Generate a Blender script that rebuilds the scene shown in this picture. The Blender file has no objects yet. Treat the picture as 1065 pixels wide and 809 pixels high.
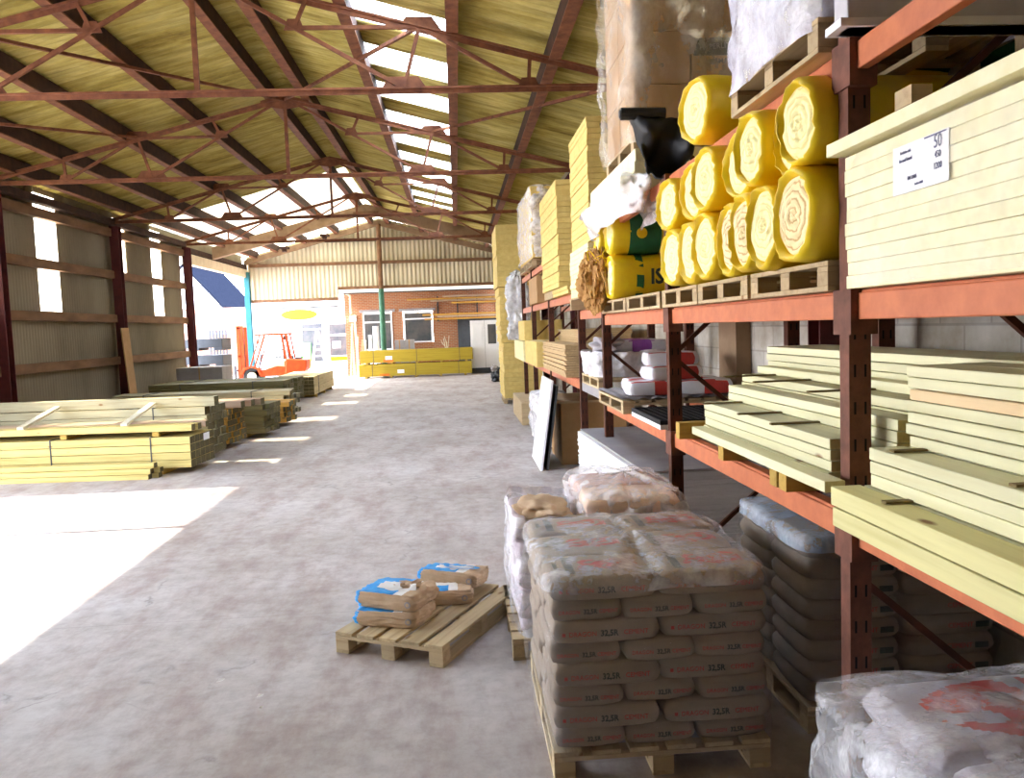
import bpy, bmesh, math, random
from mathutils import Vector, Matrix, noise
R = math.radians
rnd = random.Random(7)
scene = bpy.context.scene
COL = scene.collection

# ------------------------------------------------------------------ camera
F = 850.0; CX, CY = 532.5, 404.5; CAMH = 2.1
def make_camera():
    Y = Vector(((475 - CX) / F, -(341.8 - CY) / F, 1.0)).normalized()
    Z = Vector((-.036, 1, 0)); Z.z = -(Z.x * Y.x + Z.y * Y.y) / Y.z; Z.normalize()
    Yc = Vector((Y.x, Y.y, -Y.z)); Zc = Vector((Z.x, Z.y, -Z.z)); Xc = Yc.cross(Zc)
    M = Matrix((Xc, Yc, Zc))
    cd = bpy.data.cameras.new('camera'); cd.sensor_width = 36; cd.lens = F / 1065 * 36
    cd.clip_start = .05; cd.clip_end = 500
    co = bpy.data.objects.new('camera', cd); COL.objects.link(co)
    co.matrix_world = Matrix.Translation((0, 0, CAMH)) @ M.to_4x4()
    scene.camera = co
make_camera()

# ------------------------------------------------------------------ materials
MATS = {}
def nt_new(name):
    m = bpy.data.materials.new(name); m.use_nodes = True
    nt = m.node_tree; bs = nt.nodes['Principled BSDF']
    MATS[name] = m
    return m, nt, bs
def ramp(nt, stops):
    r = nt.nodes.new('ShaderNodeValToRGB'); e = r.color_ramp.elements
    while len(e) > 1: e.remove(e[-1])
    e[0].position = stops[0][0]; e[0].color = (*stops[0][1], 1)
    for p, c in stops[1:]:
        q = e.new(p); q.color = (*c, 1)
    return r
def mapping(nt, scale, coord='Object', rot=(0, 0, 0)):
    t = nt.nodes.new('ShaderNodeTexCoord'); mp = nt.nodes.new('ShaderNodeMapping')
    mp.inputs['Scale'].default_value = scale; mp.inputs['Rotation'].default_value = rot
    nt.links.new(t.outputs[coord], mp.inputs[0]); return mp
def noise_n(nt, mp, scale, detail=5, rough=.6):
    n = nt.nodes.new('ShaderNodeTexNoise'); n.inputs['Scale'].default_value = scale
    n.inputs['Detail'].default_value = detail; n.inputs['Roughness'].default_value = rough
    if mp: nt.links.new(mp.outputs[0], n.inputs['Vector'])
    return n
def bump(nt, bs, sock, strength=.3, dist=.01):
    b = nt.nodes.new('ShaderNodeBump'); b.inputs['Strength'].default_value = strength; b.inputs['Distance'].default_value = dist
    nt.links.new(sock, b.inputs['Height']); nt.links.new(b.outputs[0], bs.inputs['Normal']); return b
def mixc(nt, a, b, fac, mode='MIX'):
    m = nt.nodes.new('ShaderNodeMix'); m.data_type = 'RGBA'; m.blend_type = mode
    for s, v in ((6, a), (7, b)):
        if isinstance(v, tuple): m.inputs[s].default_value = (*v, 1)
        else: nt.links.new(v, m.inputs[s])
    if isinstance(fac, (int, float)): m.inputs[0].default_value = fac
    else: nt.links.new(fac, m.inputs[0])
    return m.outputs[2]
def mul(c, k): return tuple(min(1, v * k) for v in c)
def mat(name, c, rough=.7, c2=None, scale=3, stretch=(1, 1, 1), bstr=.15, bdist=.005, metal=0, rand=0, coord='Object', spec=.3):
    m, nt, bs = nt_new(name)
    c2 = c2 or mul(c, .7)
    mp = mapping(nt, stretch, coord)
    if rand:                               # every object of a kind gets its own cut of the grain
        oi = nt.nodes.new('ShaderNodeObjectInfo'); mm = nt.nodes.new('ShaderNodeMath'); mm.operation = 'MULTIPLY'; mm.inputs[1].default_value = 37
        nt.links.new(oi.outputs['Random'], mm.inputs[0]); nt.links.new(mm.outputs[0], mp.inputs['Location'])
    n = noise_n(nt, mp, scale)
    r = ramp(nt, [(.3, c2), (.7, c)]); nt.links.new(n.outputs[0], r.inputs[0])
    col = r.outputs[0]
    if rand:
        r2 = ramp(nt, [(0, (1 - rand,) * 3), (1, (1, 1, 1))]); nt.links.new(oi.outputs['Random'], r2.inputs[0])
        col = mixc(nt, col, r2.outputs[0], 1.0, 'MULTIPLY')
    nt.links.new(col, bs.inputs['Base Color'])
    bs.inputs['Roughness'].default_value = rough; bs.inputs['Metallic'].default_value = metal
    bs.inputs['Specular IOR Level'].default_value = spec
    if bstr: bump(nt, bs, n.outputs[0], bstr, bdist)
    return m
def wood(name, c, c2, axis='Y', rough=.75, knots=True, rand=.2, knotc=(.25, .13, .05)):
    st = {'X': (.35, 7, 7), 'Y': (7, .35, 7), 'Z': (7, 7, .35)}[axis]
    m, nt, bs = nt_new(name)
    mp = mapping(nt, st)
    oi = nt.nodes.new('ShaderNodeObjectInfo'); mm = nt.nodes.new('ShaderNodeMath'); mm.operation = 'MULTIPLY'; mm.inputs[1].default_value = 53
    nt.links.new(oi.outputs['Random'], mm.inputs[0]); nt.links.new(mm.outputs[0], mp.inputs['Location'])
    n = noise_n(nt, mp, 3.5, 6)
    r = ramp(nt, [(.3, c2), (.5, mul(c, .93)), (.7, c)]); nt.links.new(n.outputs[0], r.inputs[0])
    col = r.outputs[0]
    if knots:
        kst = {'X': (.45, 1, 1), 'Y': (1, .45, 1), 'Z': (1, 1, .45)}[axis]
        mk_ = mapping(nt, kst); nt.links.new(mm.outputs[0], mk_.inputs['Location'])
        v = nt.nodes.new('ShaderNodeTexVoronoi'); v.inputs['Scale'].default_value = 4.5
        nt.links.new(mk_.outputs[0], v.inputs['Vector'])
        kr = ramp(nt, [(.05, (1, 1, 1)), (.11, (0, 0, 0))]); nt.links.new(v.outputs['Distance'], kr.inputs[0])
        col = mixc(nt, col, knotc, kr.outputs[0])
    r2 = ramp(nt, [(0, (1 - rand,) * 3), (1, (1, 1, 1))]); nt.links.new(oi.outputs['Random'], r2.inputs[0])
    col = mixc(nt, col, r2.outputs[0], 1.0, 'MULTIPLY')
    nt.links.new(col, bs.inputs['Base Color']); bs.inputs['Roughness'].default_value = rough
    bs.inputs['Specular IOR Level'].default_value = .25
    bump(nt, bs, n.outputs[0], .2, .003)
    return m
def film(name, tint=(1, 1, 1), lo=.08, hi=.45, scale=5, stretch=(1, 1, 1), rough=.18):
    m, nt, bs = nt_new(name); out = nt.nodes['Material Output']
    mp = mapping(nt, stretch); n = noise_n(nt, mp, scale, 6, .65); n2 = noise_n(nt, mp, scale * 3.2, 4)
    bs.inputs['Base Color'].default_value = (*tint, 1); bs.inputs['Roughness'].default_value = rough
    bs.inputs['Specular IOR Level'].default_value = .7
    bump(nt, bs, n2.outputs[0], .8, .02)
    tr = nt.nodes.new('ShaderNodeBsdfTransparent'); mx = nt.nodes.new('ShaderNodeMixShader')
    r = ramp(nt, [(.35, (lo,) * 3), (.7, (hi,) * 3)]); nt.links.new(n.outputs[0], r.inputs[0])
    nt.links.new(r.outputs[0], mx.inputs[0]); nt.links.new(tr.outputs[0], mx.inputs[1]); nt.links.new(bs.outputs[0], mx.inputs[2])
    nt.links.new(mx.outputs[0], out.inputs[0]); return m
def grp(name, tint, transp, tl):
    m, nt, bs = nt_new(name); out = nt.nodes['Material Output']
    t = nt.nodes.new('ShaderNodeBsdfTranslucent'); t.inputs[0].default_value = (*tint, 1)
    tr = nt.nodes.new('ShaderNodeBsdfTransparent'); tr.inputs[0].default_value = (*tint, 1)
    mx = nt.nodes.new('ShaderNodeMixShader'); mx.inputs[0].default_value = transp
    nt.links.new(t.outputs[0], mx.inputs[1]); nt.links.new(tr.outputs[0], mx.inputs[2])
    d = nt.nodes.new('ShaderNodeBsdfDiffuse'); d.inputs[0].default_value = (*tint, 1)
    m2 = nt.nodes.new('ShaderNodeMixShader'); m2.inputs[0].default_value = tl
    nt.links.new(d.outputs[0], m2.inputs[1]); nt.links.new(mx.outputs[0], m2.inputs[2])
    nt.links.new(m2.outputs[0], out.inputs[0]); return m

rust = mat('rusty_red_steel', (.25, .095, .042), .75, (.11, .035, .018), 6, bstr=.2)
purl = mat('weathered_purlin', (.07, .032, .018), .9, (.03, .015, .01), 5)
girt = mat('brown_girt', (.24, .13, .065), .85, (.12, .06, .03), 4, (1, .3, 1))
maroon = mat('maroon_column', (.13, .025, .025), .6, (.07, .015, .02), 4)
orange = mat('orange_beam', (.60, .19, .08), .55, (.46, .13, .055), 9, bstr=.08)
upright = mat('brown_upright', (.115, .038, .022), .65, (.06, .024, .015), 9, bstr=.1, spec=.15)
upright_pl = mat('worn_upright_plate', (.22, .09, .06), .65, (.11, .05, .035), 12, spec=.15)
dark = mat('dark_slot', (.012, .01, .01), .9)
concb = mat('tan_concrete', (.30, .2, .12), .85, (.2, .125, .07), 3)
cream = mat('cream_paint', (.75, .66, .48), .7, (.6, .5, .35), 3)
white = mat('white_paint', (.86, .86, .87), .5, (.8, .8, .82), 3, bstr=.03)
teal = mat('teal_paint', (.045, .17, .19), .6, (.03, .13, .15), 5, spec=.1)
green = mat('dark_green_paint', (.05, .16, .09), .5, (.03, .1, .06), 5)
black = mat('black_plastic', (.012, .013, .016), .55, (.02, .02, .022), 6)
rubber = mat('black_rubber', (.03, .028, .025), .8)
paleins = mat('pale_insulation', (.88, .80, .46), .85, (.8, .7, .36), 14, bstr=.1, rand=.06)
paleins2 = mat('cream_insulation', (.90, .85, .58), .85, (.83, .76, .45), 12, bstr=.1, rand=.06)
goldins = mat('golden_insulation', (.80, .62, .22), .85, (.68, .48, .14), 10, bstr=.1, rand=.1)
chip = mat('chipboard', (.62, .45, .24), .85, (.48, .33, .16), 30, bstr=.1, rand=.1)
card = mat('brown_cardboard', (.50, .30, .14), .8, (.42, .24, .1), 5, bstr=.04, rand=.1)
kraft = mat('kraft_paper', (.58, .42, .27), .8, (.46, .31, .18), 8, bstr=.15)
bluepr = mat('blue_print', (.02, .20, .52), .6, (.04, .36, .72), 9, bstr=.05)
whitepaper = mat('white_paper', (.80, .78, .74), .75, (.68, .65, .6), 8, bstr=.1)
redpr = mat('red_print', (.55, .05, .04), .6, (.42, .05, .04), 20, bstr=.03)
darkpr = mat('dark_print', (.03, .045, .035), .6, (.05, .06, .05), 9, bstr=0)
greenpr = mat('green_print', (.02, .13, .05), .5, (.02, .09, .04), 9, bstr=.03)
purplepr = mat('purple_print', (.30, .08, .42), .6, (.38, .14, .5), 12, bstr=.03)
navypr = mat('navy_print', (.05, .06, .18), .6, bstr=0)
yellow = mat('yellow_wrapper', (.93, .70, .015), .38, (.86, .55, .01), 6, (1, 1, 1), .35, .012, rand=.08, spec=.5)
orangepr = mat('orange_print', (.75, .2, .02), .6, bstr=0)
greypl = mat('grey_sheet', (.36, .34, .34), .8, (.28, .26, .27), 3, bstr=.05)
darkgrey = mat('dark_grey', (.06, .065, .07), .6)
forko = mat('forklift_orange', (.42, .055, .008), .55, (.30, .035, .006), 6, bstr=.05, spec=.15)
metal = mat('dull_metal', (.4, .4, .42), .4, metal=.8)
slate = mat('blue_slate', (.016, .018, .027), .7, (.009, .011, .018), 6, spec=0)
glassd = mat('dark_window_glass', (.05, .06, .07), .2, (.14, .13, .12), 1.2, bstr=0, spec=.25)
wpale = wood('pale_green_timber', (.82, .79, .50), (.70, .66, .38), 'Y', rand=.18)
wpalex = wood('pale_yellow_timber', (.66, .54, .20), (.48, .36, .11), 'X', rand=.2)
wgreyx = wood('weathered_timber', (.50, .46, .30), (.36, .30, .18), 'X', rand=.25)
wredx = wood('reddish_timber', (.55, .40, .28), (.42, .24, .15), 'X', rand=.25)
worange = wood('orange_timber', (.65, .36, .07), (.5, .24, .04), 'X', rand=.2)
wdarkx = wood('dark_treated_timber', (.20, .18, .08), (.12, .1, .045), 'X', rand=.25)
wyard = wood('ochre_wrapped_timber', (.42, .31, .03), (.31, .21, .02), 'X', rand=.1, knots=False)
wend = mat('timber_end_grain', (.17, .14, .06), .9, (.08, .065, .03), 30, bstr=.2, rand=.2)
wendp = mat('pale_end_grain', (.66, .58, .30), .9, (.5, .42, .2), 30, bstr=.2)
wpal = wood('pallet_wood', (.60, .46, .26), (.42, .30, .16), 'Y', rand=.28)
wpalx = wood('pallet_wood_cross', (.56, .42, .24), (.40, .28, .15), 'X', rand=.25)
wbear = wood('golden_bearer', (.55, .36, .08), (.38, .24, .05), 'X', rand=.2)
wlath = wood('dark_lath', (.20, .14, .05), (.12, .08, .03), 'X', rand=.2, knots=False)
wlathp = wood('pale_lath', (.72, .66, .5), (.6, .5, .34), 'Y', rand=.2, knots=False)
bagw = mat('cement_bag_paper', (.32, .25, .185), .8, (.25, .19, .14), 5, bstr=.35, bdist=.012, rand=.12)
bagwhite = mat('white_bag_plastic', (.78, .76, .78), .45, (.66, .64, .68), 5, bstr=.35, bdist=.012, rand=.1)
baglil = mat('lilac_bag', (.62, .54, .57), .6, (.5, .43, .47), 5, bstr=.35, bdist=.012, rand=.12)
brownwool = mat('brown_wool', (.62, .38, .14), 1, (.4, .2, .07), 12, (1, 1, .3), .9, .03)
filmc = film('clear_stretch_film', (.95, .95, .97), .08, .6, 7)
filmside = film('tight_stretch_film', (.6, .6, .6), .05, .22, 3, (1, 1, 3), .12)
filmblue = film('bluish_film', (.66, .78, .95), .25, .7, 5)
filmtop = film('crumpled_film', (1, .97, .97), .25, .8, 9)
filmwhite = film('milky_film', (.95, .93, .95), .55, .95, 7)
grpw = grp('translucent_wall_panel', (1, .93, .74), .5, .92)
grpr = grp('translucent_roof_panel', (1, 1, .93), .45, .95)
grpback = grp('pale_roof_sheet', (.90, .80, .55), .0, .16)

def roof_mat():
    m, nt, bs = nt_new('stained_roof_sheet')
    mp = mapping(nt, (.35, 1, 1)); n = noise_n(nt, mp, 1.3, 8, .7)
    mp2 = mapping(nt, (.5, 6, 1)); n2 = noise_n(nt, mp2, 1.5, 5)
    r = ramp(nt, [(.3, (.24, .17, .035)), (.45, (.46, .37, .09)), (.6, (.58, .49, .17)), (.75, (.38, .35, .15))]); nt.links.new(n.outputs[0], r.inputs[0])
    r2 = ramp(nt, [(.35, (.62, .6, .5)), (.6, (1, 1, 1))]); nt.links.new(n2.outputs[0], r2.inputs[0])
    c = mixc(nt, r.outputs[0], r2.outputs[0], 1.0, 'MULTIPLY')
    nt.links.new(c, bs.inputs['Base Color']); bs.inputs['Roughness'].default_value = .9
    bump(nt, bs, n2.outputs[0], .3, .02); return m
roofm = roof_mat()
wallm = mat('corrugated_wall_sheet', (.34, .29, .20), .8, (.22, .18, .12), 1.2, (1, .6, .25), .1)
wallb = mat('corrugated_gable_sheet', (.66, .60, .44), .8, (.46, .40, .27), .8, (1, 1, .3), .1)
def block_mat():
    m, nt, bs = nt_new('block_wall')
    t = nt.nodes.new('ShaderNodeTexCoord'); sp = nt.nodes.new('ShaderNodeSeparateXYZ'); cb = nt.nodes.new('ShaderNodeCombineXYZ')
    nt.links.new(t.outputs['Object'], sp.inputs[0]); nt.links.new(sp.outputs[1], cb.inputs[0]); nt.links.new(sp.outputs[2], cb.inputs[1])
    b = nt.nodes.new('ShaderNodeTexBrick'); nt.links.new(cb.outputs[0], b.inputs['Vector'])
    b.inputs['Scale'].default_value = 1; b.inputs['Brick Width'].default_value = .45; b.inputs['Row Height'].default_value = .225
    b.inputs['Mortar Size'].default_value = .008
    b.inputs['Color1'].default_value = (.50, .48, .43, 1); b.inputs['Color2'].default_value = (.60, .56, .49, 1); b.inputs['Mortar'].default_value = (.40, .37, .33, 1)
    n = noise_n(nt, mapping(nt, (1, 1, 1)), 2, 7); r = ramp(nt, [(.35, (.55, .5, .42)), (.65, (1, 1, 1))]); nt.links.new(n.outputs[0], r.inputs[0])
    nt.links.new(mixc(nt, b.outputs[0], r.outputs[0], 1.0, 'MULTIPLY'), bs.inputs['Base Color'])
    bs.inputs['Roughness'].default_value = .95; bump(nt, bs, b.outputs['Fac'], -.4, .01); return m
blockm = block_mat()
def brick_mat(name, c1, c2, mo):
    m, nt, bs = nt_new(name)
    t = nt.nodes.new('ShaderNodeTexCoord'); sp = nt.nodes.new('ShaderNodeSeparateXYZ'); cb = nt.nodes.new('ShaderNodeCombineXYZ')
    nt.links.new(t.outputs['Object'], sp.inputs[0])
    ad = nt.nodes.new('ShaderNodeMath'); nt.links.new(sp.outputs[0], ad.inputs[0]); nt.links.new(sp.outputs[1], ad.inputs[1])
    nt.links.new(ad.outputs[0], cb.inputs[0]); nt.links.new(sp.outputs[2], cb.inputs[1])
    b = nt.nodes.new('ShaderNodeTexBrick'); nt.links.new(cb.outputs[0], b.inputs['Vector'])
    b.inputs['Scale'].default_value = 1; b.inputs['Brick Width'].default_value = .225; b.inputs['Row Height'].default_value = .075
    b.inputs['Mortar Size'].default_value = .01
    b.inputs['Color1'].default_value = (*c1, 1); b.inputs['Color2'].default_value = (*c2, 1); b.inputs['Mortar'].default_value = (*mo, 1)
    nt.links.new(b.outputs[0], bs.inputs['Base Color']); bs.inputs['Roughness'].default_value = .9; return m
brickm = brick_mat('red_brick', (.42, .15, .055), (.32, .11, .045), (.38, .29, .2))
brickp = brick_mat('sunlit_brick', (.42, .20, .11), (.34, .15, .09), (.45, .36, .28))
def floor_mat():
    m, nt, bs = nt_new('worn_concrete')
    mp = mapping(nt, (1, 1, 1)); n = noise_n(nt, mp, .55, 9, .68); n2 = noise_n(nt, mp, 7, 8, .7)
    mps = mapping(nt, (1.6, .5, 1), rot=(0, 0, .5)); n3 = noise_n(nt, mps, 1.6, 8, .7)
    r = ramp(nt, [(.3, (.34, .29, .255)), (.5, (.47, .425, .395)), (.7, (.58, .55, .53))]); nt.links.new(n.outputs[0], r.inputs[0])
    r2 = ramp(nt, [(.3, (.70, .67, .65)), (.58, (1, 1, 1))]); nt.links.new(n2.outputs[0], r2.inputs[0])
    r3 = ramp(nt, [(.32, (.74, .63, .60)), (.55, (1, 1, 1))]); nt.links.new(n3.outputs[0], r3.inputs[0])
    c = mixc(nt, r.outputs[0], r2.outputs[0], .8, 'MULTIPLY'); c = mixc(nt, c, r3.outputs[0], 1.0, 'MULTIPLY')
    # wandering cracks: edges of distorted voronoi cells
    dn = noise_n(nt, mp, 1.5, 5); va = nt.nodes.new('ShaderNodeVectorMath'); va.operation = 'MULTIPLY_ADD'
    nt.links.new(dn.outputs[1], va.inputs[0]); va.inputs[1].default_value = (.9, .9, 0); nt.links.new(mp.outputs[0], va.inputs[2])
    v = nt.nodes.new('ShaderNodeTexVoronoi'); v.feature = 'DISTANCE_TO_EDGE'; v.inputs['Scale'].default_value = .28
    nt.links.new(va.outputs[0], v.inputs['Vector'])
    cr = ramp(nt, [(.0, (1, 1, 1)), (.006, (0, 0, 0))]); nt.links.new(v.outputs['Distance'], cr.inputs[0])
    gate = ramp(nt, [(.5, (0, 0, 0)), (.58, (.6, .6, .6))]); nt.links.new(n3.outputs[0], gate.inputs[0])
    cf = mixc(nt, cr.outputs[0], gate.outputs[0], 1.0, 'MULTIPLY')
    c = mixc(nt, c, (.18, .15, .14), cf)
    # slab joints every 6.1 m along the shed
    sp = nt.nodes.new('ShaderNodeSeparateXYZ'); nt.links.new(mp.outputs[0], sp.inputs[0])
    mo = nt.nodes.new('ShaderNodeMath'); mo.operation = 'PINGPONG'; mo.inputs[1].default_value = 3.05
    nt.links.new(sp.outputs[1], mo.inputs[0])
    jr = ramp(nt, [(.0, (.7, .7, .7)), (.006, (0, 0, 0))]); nt.links.new(mo.outputs[0], jr.inputs[0])
    c = mixc(nt, c, (.25, .22, .21), jr.outputs[0])
    nt.links.new(c, bs.inputs['Base Color'])
    rr = ramp(nt, [(.3, (.55,) * 3), (.7, (.8,) * 3)]); nt.links.new(n.outputs[0], rr.inputs[0]); nt.links.new(rr.outputs[0], bs.inputs['Roughness'])
    bs.inputs['Specular IOR Level'].default_value = .35
    bump(nt, bs, n2.outputs[0], .2, .008); return m
floorm = floor_mat()
def wool_mat(name='cream_wool_end', a=(.95, .88, .46), b=(.84, .72, .32)):
    m, nt, bs = nt_new(name)
    mp = mapping(nt, (1, 1, 1)); n = noise_n(nt, mp, 8, 4)
    w = nt.nodes.new('ShaderNodeTexWave'); w.wave_type = 'RINGS'; w.rings_direction = 'X'; w.inputs['Scale'].default_value = 9
    w.inputs['Distortion'].default_value = 3.5; w.inputs['Detail'].default_value = 3; w.inputs['Detail Scale'].default_value = 2
    nt.links.new(mp.outputs[0], w.inputs['Vector'])
    r = ramp(nt, [(.0, b), (.25, a), (1, a)]); nt.links.new(w.outputs[1], r.inputs[0])
    nt.links.new(r.outputs[0], bs.inputs['Base Color']); bs.inputs['Roughness'].default_value = 1
    bs.inputs['Specular IOR Level'].default_value = .05
    bump(nt, bs, w.outputs[1], .6, .01); return m
woolm = wool_mat(); woolb = wool_mat('browned_wool_end', (.90, .74, .42), (.6, .40, .18))

# ------------------------------------------------------------------ mesh helpers
class MB:
    def __init__(s): s.v = []; s.f = []; s.mi = []
    def add(s, vs, fs, m=0):
        o = len(s.v); s.v += [tuple(v) for v in vs]; s.f += [tuple(i + o for i in f) for f in fs]; s.mi += [m] * len(fs); return s
    def box(s, x0, x1, y0, y1, z0, z1, m=0, mt=None):
        vs = [(x0, y0, z0), (x1, y0, z0), (x1, y1, z0), (x0, y1, z0), (x0, y0, z1), (x1, y0, z1), (x1, y1, z1), (x0, y1, z1)]
        fs = [(0, 3, 2, 1), (4, 5, 6, 7), (0, 1, 5, 4), (1, 2, 6, 5), (2, 3, 7, 6), (3, 0, 4, 7)]
        s.add(vs, fs, m)
        if mt:                                   # mt: {face index: material}
            for k, q in mt.items(): s.mi[len(s.mi) - 6 + k] = q
        return s
    def bar(s, p, q, w, h, up=(0, 0, 1), m=0):
        p, q = Vector(p), Vector(q); d = (q - p).normalized(); up = Vector(up)
        if abs(d.dot(up)) > .99: up = Vector((0, 1, 0))
        a = d.cross(up).normalized() * w / 2; b = a.cross(d).normalized() * h / 2
        vs = [p - a - b, p + a - b, p + a + b, p - a + b, q - a - b, q + a - b, q + a + b, q - a + b]
        return s.add(vs, [(0, 1, 2, 3), (7, 6, 5, 4), (0, 4, 5, 1), (1, 5, 6, 2), (2, 6, 7, 3), (3, 7, 4, 0)], m)
    def cyl(s, p, q, r, n=14, m=0, r2=None, caps=True):
        p, q = Vector(p), Vector(q); d = (q - p).normalized(); up = Vector((0, 0, 1)) if abs(d.z) < .9 else Vector((1, 0, 0))
        a = d.cross(up).normalized(); b = a.cross(d); r2 = r if r2 is None else r2
        vs = [p + (a * math.cos(t) + b * math.sin(t)) * r for t in [2 * math.pi * i / n for i in range(n)]]
        vs += [q + (a * math.cos(t) + b * math.sin(t)) * r2 for t in [2 * math.pi * i / n for i in range(n)]]
        fs = [(i, (i + 1) % n, n + (i + 1) % n, n + i) for i in range(n)]
        if caps: fs += [tuple(range(n - 1, -1, -1)), tuple(range(n, 2 * n))]
        return s.add(vs, fs, m)
    def prism(s, pts, d, m=0):                   # pts: 3-D polygon, d: extrusion vector
        n = len(pts); d = Vector(d); vs = [Vector(p) for p in pts]; vs += [v + d for v in vs]
        return s.add(vs, [tuple(range(n - 1, -1, -1)), tuple(range(n, 2 * n))] + [(i, (i + 1) % n, n + (i + 1) % n, n + i) for i in range(n)], m)
    def build(s, name, mats, parent=None, loc=None, rot=(0, 0, 0), smooth=False, bevel=0, center=False):
        if not isinstance(mats, (list, tuple)): mats = [mats]
        off = Vector((0, 0, 0))
        if center:
            xs, ys, zs = zip(*s.v); off = Vector(((min(xs) + max(xs)) / 2, (min(ys) + max(ys)) / 2, min(zs)))
        me = bpy.data.meshes.new(name); me.from_pydata([Vector(v) - off for v in s.v], [], s.f)
        for m in mats: me.materials.append(m)
        for p, i in zip(me.polygons, s.mi): p.material_index = i
        bm = bmesh.new(); bm.from_mesh(me); bmesh.ops.recalc_face_normals(bm, faces=bm.faces); bm.to_mesh(me); bm.free()
        if smooth:
            for p in me.polygons: p.use_smooth = True
        o = bpy.data.objects.new(name, me); COL.objects.link(o)
        o.location = loc if loc is not None else off; o.rotation_euler = rot
        if parent: o.parent = parent
        if bevel:
            b = o.modifiers.new('bevel', 'BEVEL'); b.width = bevel; b.segments = 2; b.limit_method = 'ANGLE'
        return o
def tag(o, label, cat, group=None, kind=None):
    o['label'] = label; o['category'] = cat
    if group: o['group'] = group
    if kind: o['kind'] = kind
    return o
def thing(name, label, cat, loc=(0, 0, 0), rz=0, group=None):
    o = bpy.data.objects.new(name, None); COL.objects.link(o); o.empty_display_size = .1
    o.location = loc; o.rotation_euler = (0, 0, rz); return tag(o, label, cat, group)
def struct(o): o['kind'] = 'structure'; return o
def dup(o, parent=None):
    c = o.copy(); COL.objects.link(c)
    if parent: c.parent = parent
    for ch in list(o.children): dup(ch, c)
    return c
def inst(src, name, parent, loc, rot=(0, 0, 0)):   # a further part sharing the mesh of the first
    c = src.copy(); c.name = name; COL.objects.link(c); c.parent = parent; c.location = loc; c.rotation_euler = rot; return c
TXT = {}
def text_mesh(s, size, m, sx=1.0):
    k = (s, size, m.name, sx)
    if k not in TXT:
        cu = bpy.data.curves.new('lettering', 'FONT'); cu.body = s; cu.size = size; cu.extrude = .0008; cu.align_x = 'CENTER'; cu.align_y = 'CENTER'; cu.resolution_u = 2; cu.offset = size * .03 if m is darkpr else 0
        o = bpy.data.objects.new('lettering_tmp', cu); COL.objects.link(o)
        dg = bpy.context.evaluated_depsgraph_get(); dg.update()
        me = bpy.data.meshes.new_from_object(o.evaluated_get(dg)); bpy.data.objects.remove(o)
        for v in me.vertices: v.co.x *= sx
        me.materials.clear(); me.materials.append(m); TXT[k] = me
    return TXT[k]
def lettering(s, size, m, parent, loc, face='-Y', sx=1.0, name='lettering', spin=0, tilt=0):
    me = text_mesh(s, size, m, sx); o = bpy.data.objects.new(name, me); COL.objects.link(o)
    o.rotation_euler = {'-Y': (R(90) + tilt, spin, 0), '-X': (R(90), spin, R(-90)), 'Z': (tilt, 0, spin)}[face]
    o.location = loc
    if parent: o.parent = parent
    return o

# ------------------------------------------------------------------ shed constants
XL, XR, XRG = -9.55, 2.75, -3.4
ZE, ZR = 5.5, 7.15
YB, YF = 38.6, -20.0
PITCH = (ZR - ZE) / (XRG - XL)
def roofz(x): return ZR - PITCH * abs(x - XRG)
TR = [11.7, 17.8, 23.9, 30.0]

# ------------------------------------------------------------------ setting: floor, walls, roof
b = MB(); b.box(-60, 30, -30, 90, -.2, 0); struct(b.build('floor', floorm))
def corr(name, along, a0, a1, fn, rows, mats, pitch=.15, amp=.025, pick=None, seg=6):
    # sheet corrugated along coordinate a; fn(a, r, d) -> point, r in rows, d = offset along the normal
    n = int((a1 - a0) / pitch * seg); vs = []; fs = []; mi = []
    nr = len(rows)
    for i in range(n + 1):
        a = a0 + (a1 - a0) * i / n; d = amp * math.sin(2 * math.pi * a / pitch)
        for r in rows: vs.append(fn(a, r, d))
    for i in range(n):
        a = a0 + (a1 - a0) * (i + .5) / n
        for j in range(nr - 1):
            k = pick(a, (rows[j] + rows[j + 1]) / 2) if pick else 0
            if k is None: continue
            fs.append((i * nr + j, i * nr + j + 1, (i + 1) * nr + j + 1, (i + 1) * nr + j)); mi.append(k)
    me = bpy.data.meshes.new(name); me.from_pydata(vs, [], fs)
    for m in mats: me.materials.append(m)
    for p, k in zip(me.polygons, mi): p.material_index = k; p.use_smooth = True
    o = bpy.data.objects.new(name, me); COL.objects.link(o); return struct(o)
def pl(a, r):
    return 2 if a > 27.2 and r < -3.6 else 0
corr('ceiling', 'y', YF, YB + .4, lambda a, r, d: (r, a, roofz(r) + .31 + d), [XL - .3, -7.9, -5.6, XRG], [roofm, grpr, grpback], pick=pl)
def pr(a, r):
    if -1.4 < r < .1 and 6 < a < 31 and ((a - 12.1) % 2.05) < 1.0: return 1
    return 0
corr('ceiling', 'y', YF, YB + .4, lambda a, r, d: (r, a, roofz(r) + .31 + d), [XRG, -1.38, .06, XR + .3], [roofm, grpr, grpback], pick=pr)
WIN = [(13.6, 14.6, 2.87), (15.9, 16.9, 2.87), (19.95, 20.95, 2.87), (24.35, 25.2, 4.1), (27.2, 28.1, 2.87)]
def pw(a, r):
    for y0, y1, z0 in WIN:
        if y0 < a < y1 and z0 < r < 5.62: return None
    if a > 29.98: return 0 if r > 5.0 else None
    if a < 11.65: return 0 if (r > 5.0 or a < 4.3) else None
    return 0
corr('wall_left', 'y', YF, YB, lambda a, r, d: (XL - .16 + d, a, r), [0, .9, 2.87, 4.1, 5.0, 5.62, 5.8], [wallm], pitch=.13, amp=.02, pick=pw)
k = 0
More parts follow.
